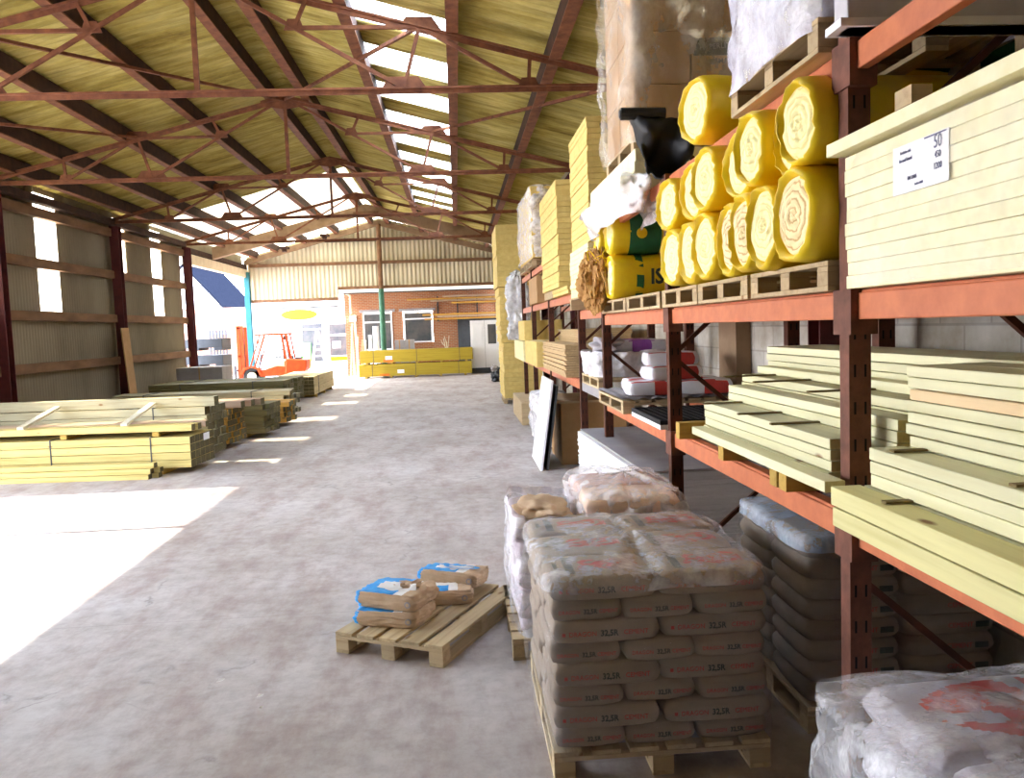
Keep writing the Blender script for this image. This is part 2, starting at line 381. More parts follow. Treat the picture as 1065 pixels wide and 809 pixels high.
for y0, y1, z0 in WIN:
    k += 1
    corr('window_%d' % k, 'y', y0, y1, lambda a, r, d: (XL - .16 + d, a, r), [z0, 5.62], [grpw], pitch=.13, amp=.02)
# unseen translucent sheet added at the near doorway's far side to soften its sun patch
corr('window_6', 'y', 9.35, 11.6, lambda a, r, d: (XL - .16 + d, a, r), [.02, 5.0], [grp('near_translucent_sheet', (.95, .93, .95), .42, .95)], pitch=.13, amp=.02)
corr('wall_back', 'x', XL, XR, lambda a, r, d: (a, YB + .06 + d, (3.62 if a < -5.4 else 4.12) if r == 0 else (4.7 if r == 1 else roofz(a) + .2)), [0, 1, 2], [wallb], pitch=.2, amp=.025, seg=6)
b = MB(); b.box(XR, XR + .25, YF, YB, 0, 2.7); struct(b.build('wall_right', blockm))
corr('wall_right', 'y', YF, YB, lambda a, r, d: (XR + .05 + d, a, r), [2.7, 5.82], [wallm], pitch=.13, amp=.02)
b = MB(); b.prism([(XL - .2, YF, 0), (XR + .2, YF, 0), (XR + .2, YF, ZE + .1), (XRG, YF, ZR + .15), (XL - .2, YF, ZE + .1)], (0, -.15, 0)); struct(b.build('wall_front', mat('dark_sheet_wall', (.12, .1, .08), .9)))

# girts (horizontal rails) on the left wall, per bay
def rail(y0, y1, z, n, lab):
    b = MB(); b.box(XL - .12, XL + .05, y0, y1, z - .11, z + .11)
    tag(b.build('wall_rail', girt, center=True, bevel=.008), lab, 'rail', 'rails on the left wall')
bays = [(11.8, 17.7, 'nearest'), (17.9, 23.8, 'middle'), (24.0, 29.9, 'farthest')]
for y0, y1, w in bays:
    for z, h in ((5.12, 'top'), (3.95, 'upper middle'), (2.73, 'lower middle'), (1.55, 'bottom')):
        rail(y0, y1, z, 0, f'{h} brown horizontal rail on the {w} bay of the left corrugated wall')
b = MB(); b.box(XL - .1, XL + .12, YF, 29.95, 5.33, 5.5)
tag(b.build('eaves_beam', purl, center=True, bevel=.01), 'dark beam along the top of the left wall under the roof', 'beam')
b = MB(); b.box(XL - .14, XL + .1, 30.1, YB, 4.75, 5.12)
tag(b.build('fascia_board', cream, center=True, bevel=.01), 'cream board over the open side beyond the left wall', 'board')
b = MB(); b.box(XL - .1, XL + .06, 30.1, YB, 5.14, 5.36)
tag(b.build('eaves_beam', purl, center=True, bevel=.01), 'dark beam above the cream board over the open side', 'beam')
b = MB(); b.box(XR - .14, XR - .01, 5, YB, 5.25, 5.45)
tag(b.build('eaves_beam', purl, center=True, bevel=.01), 'dark beam high on the right wall behind the stacked packs', 'beam')
# columns: I sections
def column(x, y, z1, m, lab, w=.2, z0=0, rot=0):
    b = MB(); t = .018
    b.box(-w / 2, w / 2, -w / 2, -w / 2 + t, 0, z1 - z0); b.box(-w / 2, w / 2, w / 2 - t, w / 2, 0, z1 - z0); b.box(-t / 2, t / 2, -w / 2 + t, w / 2 - t, 0, z1 - z0)
    b.box(-w / 2 - .04, w / 2 + .04, -w / 2 - .04, w / 2 + .04, 0, .02)
    return tag(b.build('steel_column', m, loc=(x, y, z0), rot=(0, 0, rot)), lab, 'column')
for y, w in zip(TR, ('at the edge of the near doorway', 'nearest the front timber packs', 'in the middle of the left wall', 'at the far end of the left wall')):
    column(XL + .1, y, 5.3, maroon, f'maroon steel column {w}', .24)
for y, w in ((5.6, 'beside the second rack bay'), (17.8, 'far along the block wall'), (23.9, 'behind the farthest pack stacks')):
    column(XR - .15, y, 5.3, maroon, f'dark steel column on the right wall {w}', .2)
column(XL + .12, 9.25, 4.95, maroon, 'slim maroon post beside the sunny near doorway', .12)
tp = column(XL + .1, 38.25, 5.0, teal, 'teal painted post at the rear left corner of the shed', .24)
gp = thing('steel_column', 'two-tone post under the gable peak, green below and brown above', 'column', (XRG, 38.2, 0))
b = MB(); b.cyl((0, 0, 0), (0, 0, 4.05), .13, 16); b.build('lower_post', green, gp, (0, 0, 0))
b = MB(); b.cyl((0, 0, 4.05), (0, 0, 7.0), .11, 16); b.build('upper_post', girt, gp, (0, 0, 0))
# purlins (ceiling battens)
PX = [(-9.0, 'lowest on the left slope'), (-8.05, 'second from the left eaves'), (-6.75, 'third from the left eaves'), (-5.3, 'fourth from the left eaves'), (-3.72, 'just left of the ridge'), (-2.95, 'just right of the ridge'), (-1.42, 'left of the skylight strip'), (.1, 'right of the skylight strip'), (1.52, 'lowest on the right slope')]
for x, w in PX:
    b = MB(); z = roofz(x); s = -PITCH if x > XRG else PITCH
    n = Vector((-s, 0, 1)).normalized()
    wd = .05
    pts = [(x - .075, YF, z - .012), (x + .075, YF, z - .012), (x + .075, YF, z + .27), (x - .075, YF, z + .27)]
    b.prism(pts, (0, YB - YF, 0))
    b.box(x - .085, x + .085, YF, YB, z - .035, z - .012, 1)
    tag(b.build('roof_purlin', [purl, rust], center=True), f'long roof purlin {w}', 'beam', 'roof purlins')

# ------------------------------------------------------------------ roof trusses
def lerp(a, b_, t): return Vector(a) * (1 - t) + Vector(b_) * t
def make_truss():
    t = thing('roof_truss', '', 'truss', (XRG, 0, 0))
    H = XRG - XL - .05; zt = ZR - .1; zb = ZE - .05
    for s in (-1, 1):
        b = MB(); b.bar((s * H, 0, zb + .06), (0, 0, zt), .1, .03); b.bar((s * H, 0, zb + .03), (0, 0, zt - .03), .02, .1)
        b.build('rafter', rust, t, (0, 0, 0))
        e = (s * H, 0, zb + .05); a = (0, 0, zt)
        r1, r2, r3 = lerp(e, a, .25), lerp(e, a, .5), lerp(e, a, .75)
        A = Vector((s * H * .745, 0, zb)); B = Vector((s * H * .46, 0, zb)); Cn = lerp(B, a, .52)
        for p, q in ((r1, A), (A, r2), (r2, B), (B, a), (r3, Cn), (r2, Cn)):
            b = MB(); b.bar(p, q, .05, .05); b.build('web_member', rust, t, (0, 0, 0))
        for c, w, h in ((A, .16, .12), (B, .34, .16), (r2, .3, .14), (Cn, .14, .12)):
            b = MB(); b.prism([(c.x - w, -.012, c.z - h * .25), (c.x + w, -.012, c.z - h * .25), (c.x + w * .6, -.012, c.z + h), (c.x - w * .6, -.012, c.z + h)], (0, .024, 0))
            b.build('gusset_plate', rust, t, (0, 0, 0))
    b = MB(); b.bar((-H, 0, zb), (H, 0, zb), .11, .025); b.bar((-H, 0, zb - .03), (H, 0, zb - .03), .02, .09); b.build('bottom_chord', rust, t, (0, 0, 0))
    b = MB(); b.bar((0, 0, zb), (0, 0, zt), .07, .04, (0, 1, 0)); b.build('king_post', rust, t, (0, 0, 0))
    b = MB(); b.prism([(-.5, -.015, zt - .16), (0, -.015, zt - .24), (.5, -.015, zt - .16), (.5, -.015, zt - .06), (0, -.015, zt + .05), (-.5, -.015, zt - .06)], (0, .03, 0)); b.build('apex_plate', rust, t, (0, 0, 0))
    return t
t0 = make_truss()
for i, y in enumerate(TR):
    o = t0 if i == 0 else dup(t0)
    o.location = (XRG, y, 0); o['group'] = 'rusty roof trusses'
    o['label'] = ['rusty steel roof truss nearest the camera, its peak cut off', 'rusty steel roof truss second from the camera', 'rusty steel roof truss third from the camera', 'rusty steel roof truss farthest back, before the tan rafters'][i]
ap2 = Vector((XRG, 17.8, ZR - .15))
for s, w in ((-1, 'left'), (1, 'right')):
    H = XRG - XL; m1 = Vector((XRG + s * H * .5, 11.7, (ZR + ZE) / 2 - .03)); m2 = m1 + Vector((0, 6.1, 0)); e1 = Vector((XRG + s * H, 11.7, ZE))
    b = MB(); b.bar(ap2, m1, .05, .05); tag(b.build('wind_brace', rust, center=True), f'rusty diagonal brace from second truss peak to {w} side of nearest truss', 'brace', 'roof wind braces')
    b = MB(); b.bar(m2, e1, .05, .05); tag(b.build('wind_brace', rust, center=True), f'rusty diagonal brace from second truss down to the {w} eaves', 'brace', 'roof wind braces')
# tan portal frame at y 33.3
pf = thing('portal_frame', 'tan heavy rafter frame with sagging haunches beyond the last truss', 'frame', (XRG, 33.2, 0))
for s in (-1, 1):
    b = MB(); H = XRG - XL
    b.prism([(0, -.14, ZR), (s * (H - .1), -.14, ZE + .12), (s * (H - .1), -.14, ZE - .35), (s * H * .55, -.14, ZR - PITCH * H * .55 - .42), (0, -.14, ZR - .38)], (0, .28, 0))
    b.build('rafter', concb, pf, (0, 0, 0), bevel=.015)
b = MB(); b.box(-.5, .5, -.17, .17, ZR - .5, ZR - .3); b.build('apex_plate', girt, pf, (0, 0, 0))
gf = thing('gable_truss', 'brown rafters following the roof line against the gable cladding', 'frame', (XRG, 38.35, 0))
for s in (-1, 1):
    b = MB(); H = XRG - XL
    b.prism([(0, -.08, ZR + .05), (s * H, -.08, ZE + .05), (s * H, -.08, ZE - .2), (0, -.08, ZR - .2)], (0, .16, 0)); b.build('rafter', concb, gf, (0, 0, 0), bevel=.01)
for z, x0, x1, w in ((6.35, -6.2, -.4, 'upper'), (5.3, XL + .2, XR - .1, 'middle'), (4.16, -5.4, XR - .1, 'lower right'), (3.68, XL + .2, -5.4, 'lower left')):
    b = MB(); b.box(x0, x1, 38.42, 38.54, z - .08, z + .06)
    tag(b.build('gable_rail', girt if z < 6 else purl, center=True, bevel=.008), f'{w} brown rail across the rear gable cladding', 'rail', 'rails on the rear gable')
for x, z, l, w in ((-7.3, 5.72, .5, 'left of'), (-5.6, 6.2, .5, 'right of')):
    b = MB(); b.box(x, x + .35, 35.2, 35.7, z, z + .08); b.box(x + .1, x + .25, 35.3, 35.6, z - .12, z)
    tag(b.build('cleat_block', purl, center=True), f'small dark block under the far left roof, {w} its twin', 'block', 'blocks under the far roof')
# ------------------------------------------------------------------ far end: gutters, brick office, shop
def gutter(x0, x1, y, z, lab):
    b = MB(); b.box(x0, x1, y - .08, y + .08, z, z + .16); b.box(x0, x1, y - .06, y + .05, z - .05, z + .002, 1)
    return tag(b.build('gutter', [white, darkgrey], center=True, bevel=.01), lab, 'gutter')
gutter(-5.25, XR - .1, 38.9, 3.95, 'white gutter running above the red brick wall')
gutter(XL + .1, -5.5, 39.0, 3.36, 'white gutter above the shop entrance on the left')
b = MB(); b.cyl((0, 0, 0), (0, 0, .85), .05, 10); b.cyl((0, 0, .85), (-.18, -.05, .95), .05, 10)
tag(b.build('downpipe', cream, loc=(-5.0, 39.6, 3.0)), 'short cream downpipe at the top left of the brick wall', 'pipe')
bk = MB()
WX = [(-4.45, -3.15, .95, 3.05), (-2.52, -1.18, 1.75, 3.1)]
xs = [-5.35, -4.5, -3.1, -2.58, -1.15, 3.0]; 
bk.box(-5.35, -4.5, 40, 40.25, 0, 3.98); bk.box(-4.5, -3.1, 40, 40.25, 0, 1.2); bk.box(-4.5, -3.1, 40, 40.25, 3.05, 3.98)
bk.box(-3.1, -2.58, 40, 40.25, 0, 3.98); bk.box(-2.58, -1.15, 40, 40.25, 0, 1.5); bk.box(-2.58, -1.15, 40, 40.25, 3.05, 3.98); bk.box(-1.15, 3.0, 40, 40.25, 0, 3.98)
bk.box(-5.35, -5.1, 40.25, 44, 0, 3.98)
struct(bk.build('wall_back', brickm))
b = MB(); b.box(-5.4, 3.0, 39.0, 41, 4.0, 4.1); struct(b.build('ceiling', cream))
n = 6
def window(x0, x1, y, z0, z1, bar_z=None):
    global n; n += 1
    w = bpy.data.objects.new('window_%d' % n, None); COL.objects.link(w); w.location = (x0, y, z0); w['kind'] = 'structure'
    b = MB(); W, Hh = x1 - x0, z1 - z0; t = .07
    b.box(0, W, 0, .1, 0, t); b.box(0, W, 0, .1, Hh - t, Hh); b.box(0, t, 0, .1, t, Hh - t); b.box(W - t, W, 0, .1, t, Hh - t)
    if bar_z: b.box(t, W - t, 0, .1, bar_z - t / 2, bar_z + t / 2)
    b.build('window_frame', white, w, (0, 0, 0))
    b = MB(); b.box(t, W - t, .04, .05, t, Hh - t); b.build('pane', glassd, w, (0, 0, 0))
    return w
window(-4.5, -3.1, 39.95, 1.2, 3.0, 1.35); window(-2.55, -1.17, 39.95, 1.5, 2.98, 1.15)
for x0, x1, w in ((-4.65, -2.95, 'left'), (-2.75, -1.0, 'right')):
    b = MB(); b.box(x0, x1, 39.93, 40.0, 3.02, 3.16); tag(b.build('window_lintel', greypl, center=True), f'grey lintel over the {w} window in the brick wall', 'lintel', 'lintels on the brick wall')
b = MB(); b.box(0, .3, 0, .18, 0, .28); b.cyl((.15, -.05, .14), (.15, 0, .14), .07, 12); tag(b.build('alarm_box', white, loc=(-5.1, 39.82, 2.62), bevel=.02), 'small white box on the left edge of the brick wall', 'alarm box')
# dark sheet in place of the shaded doorway opening + white double door
b = MB(); b.box(0, 2.3, 0, .12, 0, 2.65); tag(b.build('dark_doorway_sheet', darkgrey, loc=(.05, 39.75, 0)), 'tall dark sheet standing in for the shaded opening behind the white doors', 'sheet')
dr = thing('double_door', 'white panelled double doors standing against the shaded opening', 'door', (.62, 38.0, 0))
for i in range(2):
    b = MB(); b.box(0, .66, 0, .05, 0, 2.2)
    if i == 0:
        for px, pz in ((.1, .15), (.1, 1.15)): b.box(px, px + .46, -.015, 0, pz, pz + (.85 if pz < 1 else .9))
    else: b.box(.12, .54, -.01, 0, .15, .95)
    o = b.build('door_leaf', white, dr, (i * .67, 0, .25), bevel=.006)
    if i: b = MB(); b.box(.14, .52, -.008, .06, 1.1, 2.0); b.build('pane', glassd, o, (0, 0, 0))
b = MB(); b.box(-.02, 1.36, -.05, .1, 0, .24); b.build('base', darkgrey, dr, (0, 0, 0))
# timber rack on the brick wall: long planks on brackets
rk = thing('plank_rack', 'wall rack of dark brackets high on the brick wall', 'rack', (.0, 39.3, 2.5))
for i in range(4):
    b = MB(); b.box(0, .06, 0, .68, 0, .06); b.box(0, .06, 0, .68, .75, .81); b.box(0, .06, .62, .68, 0, 1.2); b.build('bracket', darkgrey, rk, (-.9 + i * .95, 0, 0))
PLK = [(-1.5, 2.5, 2.56, 'golden'), (-.9, 2.5, 2.67, 'brown'), (-1.6, 2.5, 2.77, 'golden'), (-.2, 2.5, 3.31, 'golden'), (-1.2, 2.5, 3.42, 'brown'), (-2.3, 2.5, 3.52, 'golden'), (-.6, 2.5, 3.62, 'brown')]
for i, (x0, x1, z, c) in enumerate(PLK):
    b = MB(); b.box(x0, x1, 39.2 + .03 * (i % 3), 39.5, z, z + .07)
    tag(b.build('plank', worange if c == 'golden' else wredx, center=True), f'{c} long plank on the wall rack, {["lowest","second","third","fourth","fifth","sixth","topmost"][i]} counting upward', 'plank', 'planks on the wall rack')
# planks leaning against brick corner
for i, (x, h, lean) in enumerate(((-5.1, 2.55, .1), (-4.93, 2.35, -.1), (-4.82, 1.9, .05), (-4.72, 2.6, -.16), (-4.58, 1.75, .02), (-4.47, 1.7, .06), (-4.38, 1.55, -.03))):
    b = MB(); b.bar((x, 39.2, 0.02), (x + lean, 39.85, h), .09, .03, (0, 1, 0))
    tag(b.build('leaning_plank', wlathp if i % 2 else wpalx, center=True), f'{["tall","tall bent","short","tallest tilted","short narrow","small upright","rightmost small"][i]} plank leaning on the left end of the brick wall', 'plank', 'planks leaning on the brick wall')
for x, h, r, w, m in ((-4.08, 1.95, .08, 'shorter', filmwhite), (-3.8, 2.35, .14, 'taller', white)):
    b = MB(); b.cyl((0, 0, 0), (0, 0, h), r, 16); b.cyl((0, 0, h), (0, 0, h + .01), r * .5, 12, 1)
    tag(b.build('membrane_roll', [white, bluepr if w == 'taller' else greypl], loc=(x, 38.9, 0)), f'{w} white roll standing behind the ochre timber packs', 'roll', 'rolls standing by the green post')
# cartons behind
for i, (dx, dz) in enumerate(((0, 0), (.46, 0), (0, .42), (.46, .42), (0, .84), (.46, .84), (0, 1.26), (.46, 1.26))):
    b = MB(); b.box(0, .45, 0, .6, 0, .41); b.box(.2, .25, -.004, 0, 0, .41, 1)
    tag(b.build('grey_carton', [greypl, card], loc=(-2.95 + dx, 38.9, .0 + dz), bevel=.01), f'pale grey carton beside the green post, {["left","right"][i % 2]} one of {["bottom","second","third","top"][i // 2]} row', 'carton', 'grey cartons by the green post')
# ochre packs
def ochre(z, x0, x1, lab, lx):
    t = thing('timber_pack', lab, 'timber pack', ((x0 + x1) / 2, 37.0, z), 0, 'ochre wrapped timber packs'); L = (x1 - x0) / 2
    b = MB(); b.box(-L, L, 0, 1.0, .08, .62); b.build('wrapped_boards', wyard, t, (0, 0, 0), bevel=.02)
    for i in range(5):
        b = MB(); b.box(-.05, .05, .02, .98, 0, .08); b.build('bearer', wbear, t, (-L + .3 + i * (2 * L - .6) / 4, 0, 0))
    b = MB(); b.box(0, .3, -.012, 0, .2, .36); b.build('paper_label', white, t, (lx, 0, 0))
    b = MB(); b.box(0, .45, -.008, 0, .1, .2); b.build('orange_mark', orangepr, t, (lx - .1 if z else lx - .8, 0, 0))
    for i in range(3):
        b = MB(); b.box(-.01, .01, -.006, 1.006, .075, .626); b.build('strap', darkgrey, t, (-L + .6 + i * (L - .6), 0, 0))
ochre(0, -4.45, .62, 'long ochre timber pack lying on the floor before the brick wall', -2.9 + 2.08)
ochre(.62, -4.38, .68, 'long ochre timber pack stacked on top of its twin', -3.3 + 2.0 - .1)
b = MB()
for i in range(7): b.bar((.02 * i, 0, 0), (.02 * i + rnd.uniform(-.25, .3), rnd.uniform(-.1, .1), rnd.uniform(.25, .55)), .03, .02)
tag(b.build('offcut_bundle', wlathp, loc=(-.55, 37.4, 1.25)), 'few thin sticks poking up on the ochre packs', 'sticks')
# small dark motor thing near door
sc = thing('bin_sack', 'small dark heap beside the white doors by the racking', 'sack', (1.55, 31.5, 0))
def blob(name, c, r, m, parent=None, seed=0, sq=(1, 1, 1), amp=.15, fr=1.6, n=20):
    bm = bmesh.new(); bmesh.ops.create_icosphere(bm, subdivisions=4, radius=1)
    for v in bm.verts:
        d = 1 + amp * noise.noise(v.co * fr + Vector((seed, seed * 1.7, 3)))
        v.co = Vector((v.co.x * r[0], v.co.y * r[1], v.co.z * r[2])) * d
    me = bpy.data.meshes.new(name); bm.to_mesh(me); bm.free(); me.materials.append(m)
    for p in me.polygons: p.use_smooth = True
    o = bpy.data.objects.new(name, me); COL.objects.link(o); o.location = c
    if parent: o.parent = parent
    return o
blob('sack_body', (0, 0, .22), (.3, .3, .23), black, sc, 3, amp=.4, fr=2.5)
blob('sack_neck', (-.15, .05, .5), (.14, .14, .14), greypl, sc, 5, amp=.4, fr=3)
b = MB(); b.box(0, .12, 0, .8, 0, 1.15); tag(b.build('dark_board', darkgrey, loc=(1.75, 31.2, 0), rot=(0, R(5), 0), bevel=.01), 'dark upright board beside the small heap at the far racking', 'board')

# shop front outside
sb = MB(); sb.box(-10.9, -10.0, 44.5, 44.8, 0, 4.6); sb.box(-10.0, -5.3, 44.5, 44.8, 2.75, 4.6)
sb.box(-10.0, -8.35, 44.5, 44.8, 0, 2.75)
sb.box(-8.35, -7.05, 44.5, 44.8, 0, .45)
sb.box(-7.1, -6.95, 44.5, 44.8, 0, 2.75); sb.box(-5.6, -5.3, 44.5, 44.8, 0, 2.75)
tag(sb.build('shop_building', white, center=True), 'white shop front outside beyond the forklift', 'building')
window(-8.33, -7.12, 44.45, .45, 2.7, 1.9)
sd = thing('shop_door', 'white framed glazed shop door with a small notice', 'door', (-6.93, 44.4, 0))
b = MB(); b.box(0, 1.32, 0, .08, 0, .9); b.box(0, .12, 0, .08, .9, 2.7); b.box(1.2, 1.32, 0, .08, .9, 2.7); b.box(.12, 1.2, 0, .08, 2.58, 2.7); b.box(.12, 1.2, 0, .08, 1.95, 2.05); b.build('door_frame', white, sd, (0, 0, 0))
b = MB(); b.box(.12, 1.2, .03, .05, .9, 2.58); b.build('pane', glassd, sd, (0, 0, 0))
b = MB(); b.box(.25, .7, -.01, .0, 1.3, 1.65); b.build('paper_notice', white, sd, (0, 0, 0))
b = MB(); b.box(.12, 1.2, -.01, .0, .62, .85); b.build('yellow_strip', mat('yellow_sign_face', (.75, .80, .0), .5, bstr=0), sd, (0, 0, 0))
b = MB(); nn = 24
b.prism([(.95 * math.cos(2 * math.pi * i / nn) ** 1, 0, .28 * math.sin(2 * math.pi * i / nn)) for i in range(nn)], (0, .06, 0))
tag(b.build('shop_sign', MATS['yellow_sign_face'], loc=(-8.35, 44.38, 3.15)), 'bright yellow oval sign over the shop window', 'sign')
b = MB(); b.box(0, .5, 0, .04, .35, 1.65); b.box(.03, .07, 0, .04, 0, .35); b.box(.43, .47, 0, .04, 0, .35); tag(b.build('poster_board', mat('lime_green', (.25, .75, .12), .6, bstr=0), loc=(-8.3, 44.0, 0), rot=(R(-6), 0, 0)), 'lime green poster board by the shop window', 'poster')
af = thing('folding_ladder', 'white folding ladder outside by the shop window', 'ladder', (-7.3, 43.6, 0))
for s in (-1, 1):
    b = MB(); b.bar((s * .42, -.2, 0), (s * .06, 0, 2.2), .05, .05); b.bar((s * .42, .3, 0), (s * .06, .05, 2.2), .05, .05); b.build('leg', white, af, (0, 0, 0))
b = MB()
for i in range(6): z = .3 + i * .32; wdt = .42 - .36 * z / 2.2; b.bar((-wdt, -.2 + .09 * z, z), (wdt, -.2 + .09 * z, z), .03, .06)
b.build('rungs', white, af, (0, 0, 0))
# brick building behind left + fence + house
b = MB(); b.box(-19, -10.95, 46, 46.3, 0, 3.7); b.box(-11.1, -10.95, 44.8, 46.3, 0, 4.4)
tag(b.build('brick_building', brickp, center=True), 'pale sunlit brick wall outside beyond the open side', 'building')
fn = thing('slatted_gate', 'grey upright slatted gate in the sunlit brick wall', 'gate', (-13.5, 45.8, .9))
for i in range(6):
    b = MB(); b.box(0, .07, 0, .05, 0, 1.6); b.build('slat', darkgrey, fn, (i * .17, 0, 0))
b = MB(); b.box(-.05, 1.0, .05, .1, .1, .2); b.box(-.05, 1.0, .05, .1, 1.35, 1.45); b.build('crossbar', greypl, fn, (0, 0, 0))
hs = thing('house', 'white gabled house with a blue slate roof outside', 'building', (-17.6, 55, 0))
b = MB(); b.prism([(-2.7, 0, 0), (2.1, 0, 0), (2.1, 0, 4.3), (0, 0, 6.8), (-2.7, 0, 3.6)], (0, 9, 0)); b.build('walls', white, hs, (0, 0, 0))
b = MB(); b.prism([(-.05, -.15, 6.85), (2.4, -.15, 4.0), (2.4, -.15, 4.15), (-.05, -.15, 7.05)], (0, 9.3, 0)); b.build('roof', slate, hs, (0, 0, 0))
b = MB(); b.prism([(.05, -.15, 6.85), (-2.9, -.15, 3.4), (-2.9, -.15, 3.55), (.05, -.15, 7.05)], (0, 9.3, 0)); b.build('roof', slate, hs, (0, 0, 0))
b = MB()
for i in range(3): b.box(i * .36, i * .36 + .33, 0, .5, 0, .14, i % 2)
tag(b.build('blue_crate', [bluepr, white], loc=(-10.6, 37.2, .12), bevel=.01), 'blue and white crate on the ground by the forklift', 'crate')
b = MB(); b.box(-11.2, -9.4, 37.0, 38.0, 0, .1); tag(b.build('low_platform', white, center=True), 'low white slab under the blue crate', 'slab')

# ------------------------------------------------------------------ forklift (facing left)
fk = thing('forklift', 'orange counterbalance forklift truck parked by the shop opening', 'forklift', (-8.0, 36.2, 0))
def fpart(name, b, m, bevel=.01, smooth=False, parent=None): return b.build(name, m, parent or fk, (0, 0, 0), bevel=bevel, smooth=smooth)
b = MB(); b.prism([(-.95, -.5, .35), (.75, -.5, .35), (.75, -.5, .72), (.25, -.5, .78), (-.4, -.5, .62), (-.95, -.5, .62)], (0, 1.0, 0)); fpart('chassis', b, forko, .02)
b = MB(); b.prism([(.55, -.52, .32), (1.3, -.52, .42), (1.48, -.52, .62), (1.5, -.52, 1.0), (.6, -.52, 1.08)], (0, 1.04, 0)); fpart('counterweight', b, forko, .05)
b = MB(); b.box(-.2, .55, -.4, .4, .72, .98); b.box(-.2, .1, -.4, .4, .62, .74); fpart('engine_cover', b, mat('cream_plastic', (.6, .52, .3), .6), .03)
b = MB(); b.box(-.1, .4, -.25, .25, .98, 1.08); b.box(.35, .45, -.25, .25, 1.05, 1.5); fpart('seat', b, black, .03)
for i, (x, y) in enumerate(((-.85, -.5), (-.85, .38), (.95, -.48), (.95, .36))):
    r = .36 if x < 0 else .27
    b = MB(); b.cyl((x, y, r), (x, y + .16, r), r, 28); w = fpart('wheel', b, rubber, .02)
    b = MB(); b.cyl((x, y - .01, r), (x, y + .17, r), r * .55, 20); b.cyl((x, y - .03, r), (x, y, r), r * .2, 12); b.build('hub', forko if 0 else MATS['cream_plastic'], w, (0, 0, 0))
b = MB(); pts = [(-1.28 + .62 * 0, 0, 0)]
b.prism([(-1.3, -.56, .5), (-1.2, -.56, .72), (-.85, -.56, .82), (-.5, -.56, .72), (-.42, -.56, .45), (-.52, -.56, .42), (-.58, -.56, .66), (-.85, -.56, .75), (-1.1, -.56, .66), (-1.2, -.56, .48)], (0, .2, 0)); fpart('mudguard', b, forko)
for y in (-.34, .28):
    b = MB(); b.box(-1.45, -1.3, y, y + .07, .12, 2.55); b.box(-1.28, -1.16, y + .02 if y < 0 else y - .02, y + .08, .12, 2.5); fpart('mast_rail', b, forko, .008)
b = MB(); b.box(-1.42, -1.3, -.34, .35, 2.4, 2.5); b.box(-1.42, -1.3, -.34, .35, 1.2, 1.28); b.box(-1.4, -1.3, -.28, .28, .3, .4); fpart('mast_crossbar', b, forko)
b = MB(); b.cyl((-1.24, 0, .3), (-1.24, 0, 1.95), .05, 12); fpart('lift_cylinder', b, darkgrey, 0)
b = MB(); b.box(-1.55, -1.47, -.45, .45, .25, .33); b.box(-1.55, -1.47, -.45, .45, .6, .68); fpart('fork_carriage', b, darkgrey)
for y in (-.35, .23):
    b = MB(); b.box(-1.62, -1.55, y, y + .12, .05, .85); b.box(-2.0, -1.55, y, y + .12, .05, .1); fpart('fork', b, darkgrey)
for y in (-.42, .38):
    b = MB(); b.bar((-.95, y, .65), (-.45, y, 2.1), .06, .06, (0, 1, 0)); b.bar((-.75, y, .65), (-.22, y, 2.1), .05, .05, (0, 1, 0)); fpart('guard_post', b, forko)
    b = MB(); b.bar((.62, y, 1.05), (.48, y, 2.12), .1, .08, (0, 1, 0)); b.bar((.85, y, 1.05), (.68, y, 2.12), .07, .07, (0, 1, 0)); fpart('guard_post', b, forko)
b = MB(); b.box(-.66, .76, -.46, -.36, 2.1, 2.19); b.box(-.66, .76, .36, .46, 2.1, 2.19)
for i in range(8): b.box(-.6 + i * .18, -.56 + i * .18, -.4, .4, 2.11, 2.15)
fpart('overhead_guard', b, forko, 0)
b = MB()
for i in range(14):
    a0, a1 = 2 * math.pi * i / 14, 2 * math.pi * (i + 1) / 14; f_ = lambda a: (-.5 + .08 * math.sin(a), .17 * math.cos(a), 1.28 + .15 * math.sin(a)); b.cyl(f_(a0), f_(a1), .015, 6)
b.cyl((-.5, 0, 1.28), (-.65, 0, .7), .03, 8); fpart('steering_wheel', b, black, 0)
b = MB(); b.cyl((.55, -.3, 1.98), (.72, -.3, 1.98), .1, 12); b.cyl((-.6, -.4, 1.85), (-.5, -.4, 1.85), .08, 12); fpart('lamp', b, rust, 0)
b = MB(); b.box(-.05, .5, -.43, -.41, .99, 1.45); fpart('side_panel', b, white, .005)
lettering('Tower', .2, darkpr, fk, (.22, -.435, 1.18))
b = MB(); b.cyl((1.1, 0, 1.05), (1.1, 0, 1.12), .16, 14); b.cyl((.85, -.2, 1.05), (.85, -.2, 1.2), .05, 10); fpart('filler_cap', b, darkgrey, 0)

